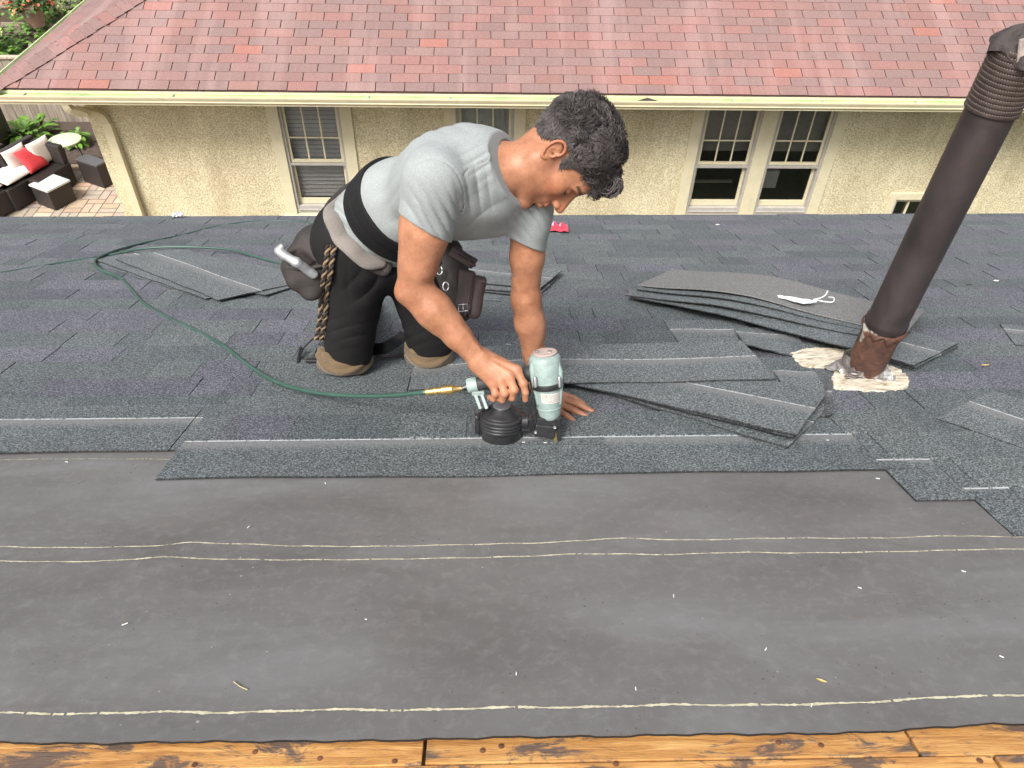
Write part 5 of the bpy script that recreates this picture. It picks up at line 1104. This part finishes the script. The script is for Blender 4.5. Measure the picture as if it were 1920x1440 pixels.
# left hand flat on the shingles
kn = [roofc(1054, 741, .024), roofc(1056, 750, .026), roofc(1052, 760, .025), roofc(1044, 768, .022)]
for q in kn: body.cone(WL + np.array([0, .004, 0]), q, .020, .0118, k=.016)
tips = [((1076, 747, .022), (1094, 757, .011)), ((1086, 759, .023), (1110, 771, .011)), ((1078, 770, .021), (1099, 780, .011)), ((1062, 779, .019), (1076, 789, .010))]
for q, (a, b), w_ in zip(kn, tips, (1, 1.02, 1, .88)):
    a, b = roofc(*a), roofc(*b); body.cone(q, a, .0108 * w_, .0094 * w_, k=.006).cone(a, b, .0094 * w_, .0076 * w_, k=.003)
body.chain([WL + np.array([.0, .02, -.004]), roofc(1030, 772, .018), roofc(1040, 786, .012)], [.018, .0125, .0095], k=.012)
# head
body.cone(NH_, H(-.018, -.02), .054, .050, k=.03)
body.ell(H(.004, .050), np.array([.097, .086, .076]) * HS, HAX, k=.02)
body.ell(H(.046, -.008), np.array([.050, .075, .058]) * HS, HAX, k=.03)
body.ell(H(.042, -.050), np.array([.046, .040, .046]) * HS, HAX, k=.02)
for s_g in (-1, 1):
    body.cone(H(-.004, -.038, .052 * s_g), H(.074, -.090, .018 * s_g), .016, .0155, k=.018)
    body.cone(H(-.006, .00, .058 * s_g), H(-.004, -.038, .052 * s_g), .016, .016, k=.02)
    body.ell(H(.062, -.010, .043 * s_g), (.024, .020, .019), HAX, k=.016)
body.cone(H(.082, -.091, -.010), H(.082, -.091, .010), .0165, .0165, k=.012)
body.ell(H(.083, -.046), (.021, .026, .030), HAX, k=.014)
body.cone(H(.088, .034, -.032), H(.088, .034, .032), .0145, .0145, k=.018)
body.ell(H(.080, .062), (.026, .032, .052), HAX, k=.02)
for s_g in (-1, 1): body.ell(H(.101, .0105, .031 * s_g), (.016, .0115, .017), HAX, op='s', k=.014)
for s_g in (-1, 1): body.ell(H(.0800, .0085, .031 * s_g), (.0135, .0125, .0145), HAX, k=.003)
for s_g in (-1, 1): body.cone(H(.094, .0015, .020 * s_g), H(.088, .0005, .044 * s_g), .0010, .0009, op='s', k=.003)
body.cone(H(.084, .020), H(.104, -.020), .0120, .0150, k=.012).cone(H(.096, .022), H(.1205, -.018), .0085, .0100, k=.012).ell(H(.1205, -.021), (.0105, .0095, .0100), HAX, k=.006)
for s_g in (-1, 1):
    body.ell(H(.109, -.0245, .0120 * s_g), (.0105, .0085, .0072), HAX, k=.005)
    body.ell(H(.112, -.0325, .0068 * s_g), (.0048, .0045, .0035), HAX, op='s', k=.003)
body.cone(H(.100, -.0475, -.014), H(.100, -.0475, .014), .0062, .0062, k=.007).cone(H(.1015, -.0475, -.006), H(.1015, -.0475, .006), .0064, .0064, k=.006)
body.cone(H(.0985, -.0605, -.012), H(.0985, -.0605, .012), .0068, .0068, k=.006)
body.cone(H(.1095, -.0538, -.024), H(.1095, -.0538, .024), .0016, .0016, op='s', k=.005).ell(H(.1055, -.0535, 0), (.009, .0012, .026), HAX, op='s', k=.0035)
body.ell(H(.100, -.0745), (.007, .0055, .016), HAX, op='s', k=.010)
# ear, near side and far side
for s_g in (1, -1):
    e0 = lambda f, u, s: H(-.008 + (f + .008) * .86, .003 + (u - .003) * .86, (.076 + (s - .076) * .9) * s_g)
    body.ell(e0(-.010, .004, .077), (.0142, .0254, .0060), [hf + .25 * hu + hs_ * s_g * -.35, hu - .18 * hf, hs_ * s_g + .35 * hf], k=.008)
    rim = [(.006, .008, .078), (.007, .020, .081), (.000, .031, .084), (-.013, .035, .087), (-.024, .028, .090), (-.028, .012, .090), (-.024, -.006, .087), (-.015, -.020, .082), (-.006, -.027, .079), (.002, -.022, .076)]
    rp = spline([e0(*q) for q in rim], 26); body.chain(list(rp), [.0030] * 20 + [.0042] * 6, k=.002)
    body.ell(e0(-.004, .003, .087), (.0082, .0108, .0080), HAX, op='s', k=.004)
    body.ell(e0(-.012, .018, .090), (.0073, .0082, .0066), HAX, op='s', k=.004)
    body.ell(e0(-.001, .000, .083), (.0035, .004, .012), HAX, op='s', k=.003)
    body.ell(e0(.0055, .0, .080), (.004, .006, .004), HAX, k=.004)
def skin_col(V):
    q = hl(V); f, u, s = q.T; c = np.ones((len(V), 3)); near = (np.abs(s) < .1) & (f > -.12) & (f < .14) & (u > -.12) & (u < .14)
    def blend(mask, col): nonlocal c; m_ = (mask * near)[:, None]; c = c * (1 - m_) + np.array(col) * m_
    g = lambda f0, u0, s0, a, b, w: np.exp(-(((f - f0) / a) ** 2 + ((u - u0) / b) ** 2 + ((np.abs(s) - s0) / w) ** 2))
    blend(np.clip(g(.103, -.0475, 0, .010, .0045, .019) * 1.3, 0, .85), (.90, .58, .62)); blend(np.clip(g(.102, -.061, 0, .011, .0055, .017) * 1.3, 0, .9), (1.0, .66, .68))
    blend(np.clip(g(.118, -.02, 0, .012, .014, .016), 0, .7), (1.12, .80, .78)); blend(np.clip(g(.07, -.02, .045, .025, .02, .03), 0, .5), (1.08, .84, .8))
    brow = np.exp(-((u - .0345 + .10 * (np.abs(s) - .03) ** 1) / .0045) ** 2) * (np.abs(s) > .012) * (np.abs(s) < .052) * (f > .06); blend(np.clip(brow * 1.2, 0, .9), (.10, .10, .11))
    lash = np.exp(-(((u - .0005) / .0022) ** 2)) * (np.abs(s) > .018) * (np.abs(s) < .047) * (f > .075); blend(np.clip(lash, 0, .85), (.16, .13, .13)); blend(np.clip(g(.09, .012, .03, .02, .012, .02) * .6, 0, .5), (.78, .66, .62))
    stub = smooth01(-u, .038, .062) * smooth01(f, -.01, .05); blend(stub * .45, (.55, .52, .52)); blend(np.clip(g(.104, -.037, 0, .012, .006, .022) * .5, 0, .5), (.5, .45, .45))
    blend(g(.02, -.005, .07, .012, .03, .02) * .55, (.35, .32, .32)); blend(smooth01(np.abs(s), .078, .09) * .5, (1.15, .80, .74))
    for P4 in list(fing.values()):
        for k in (0, 1): w_ = np.exp(-(np.linalg.norm(V - P4[k] - np.array([0, -.004, -.006]), axis=1) / .009) ** 2)[:, None] * .45; c = c * (1 - w_) + np.array([1.08, .80, .75]) * w_
    return c
worker = thing('person', 'kneeling man in grey t-shirt and black trousers leaning over the nail gun', 'person', cw(roofc(735, 690)))
sobj(body, 'body', 'skin', worker, .002, skin_col)
# fingernails on the flat hand and the trigger hand are left to the skin tint
# ---------------------------------------------------------------- t-shirt
sh = SDF()
sh.ell(CH - BB * .004, (.188, .170, .127), [TT, LL, BB]); sh.ell(WA, (.15, .140, .122), [TT, LL, BB], k=.045); sh.ell(PC + TT * .06 + BB * .01, (.13, .158, .130), [TT, LL, BB], k=.05)
sh.cone(SR, CH + (SR - CH) * .4, .064, .085, k=.05).cone(SLf, CH + (SLf - CH) * .4, .060, .08, k=.05)
sh.chain([CH, UC, NB], [.105, .092, .070], k=.035)
CR = K(797, 426, 1.765); CL = K(984, 454, 1.97)
sh.chain([SR, CR + ua * .04], [.0675, .0675], k=.03); ul = _n(EL - SLf); sh.chain([SLf, CL + ul * .05], [.058, .0505], k=.03)
sh.disp(lambda P: .0030 * wav(P, 20, 1) + .0018 * wav(P, 43, 3), CH, 9)
armpit = K(852, 425, 1.78)
def folds(P, c, dirn, along, lam, amp, rad):      # creases that run along one direction and fade from c
    q = P - c; r2 = (q * q).sum(-1); x = q @ _n(dirn); y = q @ _n(along); return -amp * np.exp(-r2 / rad ** 2) * (np.abs(np.sin(x * math.pi / lam + 1.2 * np.sin(y * 24) * .5)) ** .7 - .6)
sh.disp(lambda P: folds(P, K(822, 405, 1.70), (.8, -.6, 0), (.6, .8, 0), .022, .0100, .058), K(815, 400, 1.70), .15)
sh.disp(lambda P: folds(P, K(878, 365, 1.72), (.97, -.25, 0), (.25, .97, 0), .024, .0075, .048), K(860, 385, 1.72), .14)
sh.disp(lambda P: folds(P, K(895, 300, 1.70), (.5, .85, 0), (.85, -.5, 0), .022, .0042, .04), K(895, 300, 1.70), .12)
sh.disp(lambda P: folds(P, K(985, 410, 1.87), (.6, -.7, 0), (.7, .6, 0), .020, .0055, .055), K(985, 410, 1.87), .12)
sh.disp(lambda P: folds(P, K(672, 395, 2.05), (.6, -.7, 0), (.7, .6, 0), .018, .0055, .07), K(672, 395, 2.05), .16)
sh.disp(lambda P: folds(P, K(700, 430, 2.0), (.9, .2, 0), (-.2, .9, 0), .016, .003, .06), K(700, 430, 2.0), .16)
sh.disp(lambda P: folds(P, K(780, 330, 1.85), (.3, .95, 0), (.95, -.3, 0), .034, .0055, .09), K(780, 330, 1.85), .22)
sh.disp(lambda P: folds(P, K(900, 410, 1.80), (.4, .9, 0), (.9, -.4, 0), .034, .0035, .08), K(900, 410, 1.80), .2)
sh.disp(lambda P: folds(P, K(830, 260, 1.8), (.55, -.8, 0), (.8, .55, 0), .036, .0040, .09), K(830, 260, 1.8), .22)
# armhole seam
seam = [sh.surf(px, py) for px, py in [(762, 330), (772, 312), (790, 301), (812, 297), (832, 302), (852, 318), (866, 345), (870, 375), (862, 402), (850, 420)]]
seam = spline([q for q in seam if q is not None], 40)
seam2 = [sh.surf(px, py) for px, py in [(940, 258), (930, 285), (926, 312), (932, 340), (946, 360), (968, 372)]]; seam2 = spline([q for q in seam2 if q is not None], 30)
seam3 = [sh.surf(px, py) for px, py in [(915, 300), (895, 309), (878, 318), (868, 332)]]; seam3 = spline([q for q in seam3 if q is not None], 16)
for S_, r in ((seam, .0016), (seam2, .0013), (seam3, .0012)):
    for a, b in zip(S_[:-1:2], S_[2::2]): sh.cone(a, b, r, r, op='s', k=.004)
sh.cut(CR, _n(np.array([-.50, .80, .22])), .003, .098); 
sh.chain([CR - ua * .02, CR + ua * .05], [.056, .062], op='s', k=.003)
sh.cut(CL, _n([-.42, .84, .30]), .003, .085); sh.chain([CL - ul * .02, CL + ul * .05], [.0435, .048], op='s', k=.003)
nax = _n(NH_ - NB); CC = K(958, 310, 1.80)
sh.cut(CC, _n(nax + np.array([.0, -.10, -.25])), .003, .11); sh.chain([NB - nax * .0, NH_ + nax * .03], [.0655, .080], op='s', k=.003)
sobj(sh, 'tshirt', 'shirt_cloth', worker, .0024)
# ---------------------------------------------------------------- back brace
br = SDF(); br.ell(CH - BB * .004, (.188, .170, .127), [TT, LL, BB]); br.ell(WA, (.15, .140, .122), [TT, LL, BB], k=.045); br.ell(PC + TT * .06 + BB * .01, (.13, .158, .130), [TT, LL, BB], k=.05)
br.disp(lambda P: -.0075 + .0008 * wav(P, 30, 2), CH, 9)
tb_ = _n(TT + np.array([.12, -.10, 0])); BC = WA - TT * .035
br.disp(lambda P: .0035 * np.exp(-((P - BC) @ tb_ / .004) ** 2), CH, 9)
br.cut(BC + tb_ * .052, tb_, .004); br.cut(BC - tb_ * .050, -tb_, .004)
sobj(br, 'back_brace', 'brace_cloth', worker, .0026)
# ---------------------------------------------------------------- trousers
HR_ = K(668, 452, 2.17); HL_ = K(772, 456, 2.22); KR = roofc(655, 652, .092); KL = roofc(806, 640, .092)
AR = RP(640, 640); AR = np.array([-.46, 2.74, .06]); ALf = np.array([-.20, 2.80, .06]); rc = lambda q: CX * q[0] + CV * q[1] + CN * (q[2] - HR)
tr = SDF(); tr.ell(PC + np.array([0, .02, .0]), (.155, .162, .135), [TT, LL, BB], k=.03).cone(HR_, HL_, .116, .116, k=.04)
tr.cone(HR_, KR, .112, .070, k=.03).cone(HL_, KL, .110, .066, k=.03)
tr.cone(KR, rc(AR), .070, .050, k=.02).cone(KL, rc(ALf), .070, .050, k=.02)
tr.disp(lambda P: .0040 * wav(P, 16, 4) + .0016 * wav(P, 43, 7), PC, 9)
for c, dd, al, lam, am, rd in (((655, 598, 2.3), (.1, .9, 0), (1, -.1, 0), .030, .015, .055), ((705, 530, 2.15), (.55, .85, 0), (.85, -.55, 0), .040, .012, .07), ((790, 610, 2.4), (.2, .9, 0), (1, -.2, 0), .030, .014, .055), ((640, 500, 2.15), (.9, .1, 0), (-.1, .9, 0), .034, .009, .06)):
    c3 = K(*c); tr.disp(lambda P, c3=c3, dd=dd, al=al, lam=lam, am=am, rd=rd: folds(P, c3, dd, al, lam, am, rd), c3, rd * 2.4)
tr.cut(PC + TT * .075, TT, .01)
tr.add(lambda P: (P @ CN + HR) - .004, K(700, 640, 2.4), 9, 's', .003)
sobj(tr, 'trousers', 'black_cloth', worker, .003)
# shoes behind the knees
for q, a in ((rc(AR), -.1), (rc(ALf), .05)):
    so2 = SDF(); t = q + CV * .03 - CN * .005; so2.cone(t, t + CV * .03 - CN * .03, .045, .04, k=.02).cone(t + CV * .02 + CN * .0 - CN * .02, t + CV * .03 + CN * .10 * 0 - CN * .03 + CV * .12, .045, .038, k=.03, flat=CN, ff=.8)
    so2.add(lambda P: (P @ CN + HR) - .002, t, 9, 's', .003); sobj(so2, 'shoe', 'tan_pad', worker, .004)
# knee pads
for c, w_, tilt in ((roofc(647, 674, .048), .086, 0), (roofc(804, 662, .046), .078, .1)):
    kp = SDF(); lat = _n(CX + CV * tilt); kp.ell(c, (w_, .050, .085), [lat, CN, CV], k=.01)
    kp.cone(c - lat * w_ * .72 + CN * .030 - CV * .022, c + lat * w_ * .72 + CN * .030 - CV * .022, .020, .020, k=.012).cone(c - lat * w_ * .5 + CN * .032 - CV * .056, c + lat * w_ * .5 + CN * .032 - CV * .056, .014, .014, k=.012); kp.disp(lambda P, c=c: .004 * np.cos(((P - c) @ CN - .02 * ((P - c) @ CX / .06) ** 2) * 190) * .6 + .0012 * wav(P, 60, 1), c, 9)
    kp.add(lambda P: (P @ CN + HR) - .0135, c, 9, 's', .008); sobj(kp, 'knee_pad', 'tan_pad', worker, .0025)
# straps of the pads
def ribbon(pts, w_, t_, nrm, name, mat_, parent, n=40, fr=cw):
    P = spline(pts, n); tg = np.gradient(P, axis=0); V = []; F = []
    for i in range(n):
        t = _n(tg[i]); nn = np.array(nrm[i] if hasattr(nrm, 'shape') and nrm.ndim == 2 else nrm, float); b = _n(np.cross(t, nn)); nn = np.cross(b, t)
        for sx, sy in ((-1, -1), (1, -1), (1, 1), (-1, 1)): V.append(P[i] + b * w_ * sx + nn * t_ * sy)
    F = [(i * 4 + k, i * 4 + (k + 1) % 4, (i + 1) * 4 + (k + 1) % 4, (i + 1) * 4 + k) for i in range(n - 1) for k in range(4)] + [(0, 1, 2, 3), tuple((n - 1) * 4 + k for k in range(4))]
    return mesh_obj(name, fr(np.array(V)), F, mat_, parent, bevel=.001)
ribbon([roofc(700, 655, .03), roofc(722, 652, .045), roofc(742, 640, .06), roofc(760, 625, .06)], .020, .0016, (0, -.2, -1), 'strap', 'black_nylon', worker)
ribbon([roofc(704, 668, .02), roofc(735, 668, .016), roofc(770, 662, .02)], .010, .0016, CN, 'strap', 'black_nylon', worker)
ribbon([roofc(612, 640, .08), roofc(598, 655, .06), roofc(592, 668, .03), roofc(583, 676, .014), roofc(572, 670, .02)], .009, .0016, (0, -.3, -1), 'strap', 'black_nylon', worker)
m_ = MB(); m_.tube(spline([roofc(606, 628, .10), roofc(585, 637, .06), roofc(568, 655, .03), roofc(561, 677, .012)], 24), .003, 8); m_.tube(spline([roofc(565, 652, .03), roofc(561, 664, .02), roofc(559, 680, .012)], 8), .006, 6); m_.build('cord', 'black_nylon', worker, cw, smooth=True, autos=40)
m_ = MB(); m_.obox(roofc(588, 676, .02), (.024, .010, .005), [CX, CV, CN]); m_.obox(roofc(600, 668, .03), (.010, .014, .005), [CX, CN, CV]); m_.build('buckle', 'black_nylon', worker, cw, bevel=.002)
# ---------------------------------------------------------------- hair
hc_ = SDF(); hc_.ell(H(.002, .054), np.array([.102, .090, .079]) * HS, HAX)
HLX = [-.12, -.078, -.06, -.044, -.030, -.016, .004, .012, .018, .026, .034, .050, .066, .088, .103, .12]; HLY = [-.05, -.047, -.036, -.012, .020, .040, .044, .030, .008, .006, .026, .040, .052, .066, .075, .08]
def hairline(f): return np.interp(f, HLX, HLY)
# hair: a base layer above the hairline, then curled locks
hc_.add(lambda P: (hl(P)[..., 1] - hairline(hl(P)[..., 0]) - .002) * .55, H(0, .05), 9, 's', .004)
hc_.disp(lambda P: .003 * wav(P, 90, 1), H(0, .05), 9)
sobj(hc_, 'hair', 'dark_hair', worker, .0025)
hair = [o for o in worker.children if o.name.startswith('hair')][0]
hb_ = MB(); hr_rng = np.random.default_rng(5); cr = np.array([.101, .090, .079]); cc_ = np.array([.003, .052, 0]); cnt = 0; centers = hr_rng.standard_normal((150, 3)); centers /= np.linalg.norm(centers, axis=1)[:, None]; cph = hr_rng.uniform(0, 6.28, 150); cdir = hr_rng.standard_normal((150, 3))
while cnt < 13500:
    d = _n(hr_rng.standard_normal(3)); p = cc_ + d * cr; n = _n(d / cr)
    if p[1] < hairline(p[0]) + .001: continue
    top = smooth01(np.array(p[1] + .10 * p[0]), .018, .095)
    k = int(np.argmax(centers @ d)); L = (.015 + .024 * float(top)) * hr_rng.uniform(.7, 1.15) + 0
    tang = np.array([.75 if p[0] < .03 else .05, -.25 if p[0] > .0 else -.55, 0.0]) + .75 * cdir[k] * (.15 + float(top)) + .2 * hr_rng.standard_normal(3); tang = tang - n * (tang @ n); tang = _n(tang); side = np.cross(n, tang)
    pts = []; q = p + n * .0035; turns = (1.1 + .5 * math.sin(k)) * float(.2 + top); ca = .0085 * float(.15 + top); m = 7
    for i in range(m):
        s = i / (m - 1); lift = (.28 + .42 * float(top)) * L * (s - .55 * s * s); w1 = 6.28 * turns * s + cph[k]
        pts.append(H(*(q + tang * L * s * .85 + n * lift + (side * math.cos(w1) + n * math.sin(w1)) * ca * s)))
    hb_.tube(pts, np.array([.0016, .0019, .0019, .0017, .0014, .0010, .0004]) * (.42 + .24 * float(top)), 4, cap=False); cnt += 1
# forelock falling past the forehead
for k in range(300):
    s0 = hr_rng.uniform(-.045, .055); a = np.array([.088 + hr_rng.uniform(-.02, .006), .100 + hr_rng.uniform(-.014, .012), s0]); e = np.array([.118 + hr_rng.uniform(-.012, .012), .106 + hr_rng.uniform(-.014, .016), s0 * .8 + hr_rng.uniform(-.012, .012)]); mid = (a + e) / 2 + np.array([.002, .016, 0])
    ph = hr_rng.uniform(0, 6.28); P_ = spline([a, mid, e, e + np.array([-.006, -.010 + .01 * math.sin(ph), .008 * math.cos(ph)])], 8); P_ = P_ + .003 * np.stack([np.sin(np.linspace(0, 7, 8) + ph), np.cos(np.linspace(0, 7, 8) + ph), np.sin(np.linspace(0, 7, 8) + 2 * ph)], 1)
    hb_.tube([H(*q) for q in P_], [.0016, .0018, .0018, .0017, .0015, .0012, .0008, .0004], 4, cap=False)
lk = hb_.build('curls', 'dark_hair', hair, cw, smooth=True, recalc=False)
# ================================================================ tool belt
BG = 'tool belt'
allw = SDF(); allw.p = sh.p + []; allw2 = SDF(); allw2.p = [p for p in tr.p if p[3] != 'zz']
def on(px, py, off=.01, z=None, which=None):
    c = [q for q in ((which or s_).surf(px, py, off=off) for s_ in (sh, tr)) if q is not None]
    if not c: return K(px, py, z or 2.1)
    return min(c, key=lambda q: q[2])
bo = on(650, 420, .0); belt = thing('tool_belt', 'worn leather tool belt with padded grey hip band and two pouches on the kneeling man', 'tool belt', cw(bo))
bd = SDF(); bpts = [K(690, 342, 2.16), K(668, 350, 2.13), K(640, 372, 2.10), on(625, 398, .012, 2.06), on(630, 418, .016, 2.04), on(648, 440, .016), on(668, 460, .016), on(688, 478, .016), on(708, 494, .016)]
bs_ = spline(bpts, 40); wd = np.interp(np.linspace(0, 1, 40), [0, .3, .42, .5, .9, 1], [.006, .008, .013, .0195, .021, .018])
for i in range(39): bd.cone(bs_[i], bs_[i + 1], wd[i], wd[i + 1], k=.006, flat=(0.35, -.25, -1), ff=.55)
bd.disp(lambda P: .0010 * wav(P, 55, 1), bo, 9); sobj(bd, 'padded_band', 'grey_pad', belt, .0024)
be_ = SDF()
bs2 = spline([K(692, 340, 2.165), K(664, 347, 2.14), K(636, 368, 2.115), on(617, 396, .004, 2.08), on(621, 424, .004, 2.06), on(640, 450, .006), on(664, 474, .006), on(690, 497, .006), on(718, 508, .006), on(728, 494, .006)], 44)
for i in range(43): be_.cone(bs2[i], bs2[i + 1], .011, .011, k=.006, flat=(.35, -.25, -1), ff=.6)
sobj(be_, 'belt_backing', 'dark_leather', belt, .0026)
# rear pouch
rp_ = SDF(); zc = 2.16; AXP = [np.array([.80, -.55, -.2]), np.array([.5, .8, 0]), np.array([.2, 0, 1])]
rp_.chain([K(612, 428, zc), K(590, 462, zc), K(580, 500, zc), K(584, 540, zc)], [.030, .050, .056, .034], k=.03, flat=(0, 0, 1), ff=.7)
rp_.cone(K(556, 480, zc - .01), K(562, 520, zc), .030, .034, k=.02, flat=(0, 0, 1), ff=.8); rp_.cone(K(540, 498, zc), K(556, 530, zc), .014, .02, k=.02)
rp_.cone(K(552, 478, zc - .05), K(580, 500, zc - .03), .030, .024, op='s', k=.012, flat=(.4, .9, 0), ff=.5)
rp_.cone(K(536, 500, zc - .025), K(566, 505, zc - .048), .004, .005, k=.004).cone(K(566, 505, zc - .048), K(606, 498, zc - .045), .005, .004, k=.004)
rp_.disp(lambda P: .002 * wav(P, 32, 5) + .0008 * wav(P, 90, 2), K(580, 500, zc), 9); sobj(rp_, 'rear_pouch', 'dark_leather', belt, .0026)
# grey cranked bar sticking out of the pouch (a thing of its own)
tl = SDF(); z = 2.085; tl.chain([K(528, 463, z), K(522, 470, z), K(532, 478, z), K(556, 492, z), K(588, 514, z + .03)], [.0085, .0105, .0115, .0125, .013], k=.006, flat=(0, 0, 1), ff=.6)
tl.disp(lambda P: .0006 * wav(P, 120, 1), K(550, 490, z), 9)
tag(sobj(tl, 'hand_tool', 'tool_steel', None, .0018), 'bent light grey metal tool sticking out of the rear belt pouch', 'tool')
# braided rope tether
path = [on(627, 458, .014), on(622, 480, .012), on(618, 510, .012), on(614, 545, .012), on(612, 580, .012), on(610, 612, .012), on(608, 638, .016, 2.35)]
bp_ = spline(path, 90); bz = np.array([0, 0, -1.]); rope = None
for st_ in range(2):
    m_ = MB(); cx_ = .0075 * (1 if st_ else -1)
    for ph in range(2):
        P_ = []
        for i, q in enumerate(bp_):
            w1 = i * .62 + ph * math.pi; P_.append(q + np.array([cx_ + .0042 * math.sin(w1), 0, .0030 * math.cos(w1) + .002 * st_]))
        m_.tube(P_, .0042, 7, (1, 1, 1), ph)
    m_.build('braided_strap', ['tan_rope', 'dark_leather'], belt, cw, smooth=True, autos=60)
# front pouch on the far hip
fp = SDF(); z = 2.06; q = lambda x, y, dz=0: K(x, y, z + dz)
fp.cone(q(838, 478, .03), q(860, 560, .03), .048, .040, k=.02, flat=(0, 0, 1), ff=.6); fp.cone(q(850, 520, .02), q(868, 585, .02), .030, .026, k=.015)
fp.disp(lambda P: .0016 * wav(P, 45, 5), q(860, 540), 9); sobj(fp, 'front_pouch', 'dark_leather', belt, .0026)
AF = [np.array([.78, .60, .15]), np.array([-.5, .8, 0]), np.array([0, 0, 1.])]
f1 = SDF(); f1.box(q(868, 482, -.028), (.036, .016, .006), AF, .005); f1.box(q(866, 476, -.036), (.030, .003, .003), AF, .002, k=.004); f1.box(q(874, 488, -.036), (.028, .0035, .003), AF, .002, k=.004); f1.disp(lambda P: .0010 * wav(P, 60, 2), q(868, 482), 9); sobj(f1, 'pouch_flap', 'plum_leather', belt, .0018)
f2_ = SDF(); f2_.box(q(872, 548, -.025), (.022, .058, .014), [np.array([1, .12, 0]), np.array([-.2, 1, 0]), np.array([0, 0, 1.])], .010); f2_.cone(q(886, 515, -.04), q(872, 592, -.04), .003, .003, k=.003)
f2_.disp(lambda P: .0014 * wav(P, 50, 2), q(868, 540), 9); sobj(f2_, 'pocket', 'plum_leather', belt, .002)
f3 = SDF(); f3.cone(q(896, 528, -.01), q(889, 585, -.01), .0225, .0195, k=.01); f3.ell(q(897, 514, -.015), (.018, .010, .014), op='s', k=.004); f3.cone(q(880, 521, -.03), q(909, 529, -.03), .0035, .0035, k=.004)
f3.disp(lambda P: .0010 * wav(P, 60, 7), q(893, 550), 9); sobj(f3, 'round_pocket', 'plum_leather', belt, .002)
for px, py in ((824, 507), (836, 537)):
    m_ = MB(); m_.tube([q(px, py, -.03) + .011 * np.array([math.cos(a) * .7, math.sin(a), 0]) for a in np.linspace(0, 6.28, 20)], .0022, 6); m_.build('metal_ring', 'steel', belt, cw, smooth=True)
m_ = MB(); m_.lathe([(0, 0), (.006, 0), (.0055, .004), (0, .005)], q(846, 577, -.05), (0, 0, -1), 12); m_.build('rivet', 'brass', belt, cw, smooth=True)
m_ = MB(); bc = q(868, 577, -.046)
m_.tube([bc + np.array(o) for o in ((-.012, -.008, 0), (.012, -.010, 0), (.013, .008, 0), (-.011, .010, 0), (-.012, -.008, 0))], .0016, 6); m_.tube([bc + np.array([0, -.010, 0]), bc + np.array([.001, .009, -.002])], .0014, 6); m_.build('buckle', 'steel', belt, cw, smooth=True)
ribbon([q(857, 574, -.042), q(868, 576, -.044), q(882, 576, -.040)], .007, .0015, (0, 0, -1), 'belt_tab', 'plum_leather', belt, 12)
# belt clip glimpsed at the back
m_ = MB(); m_.obox(K(690, 338, 2.17), (.014, .008, .010), np.eye(3)); m_.build('back_clip', 'dark_leather', belt, cw, bevel=.002)
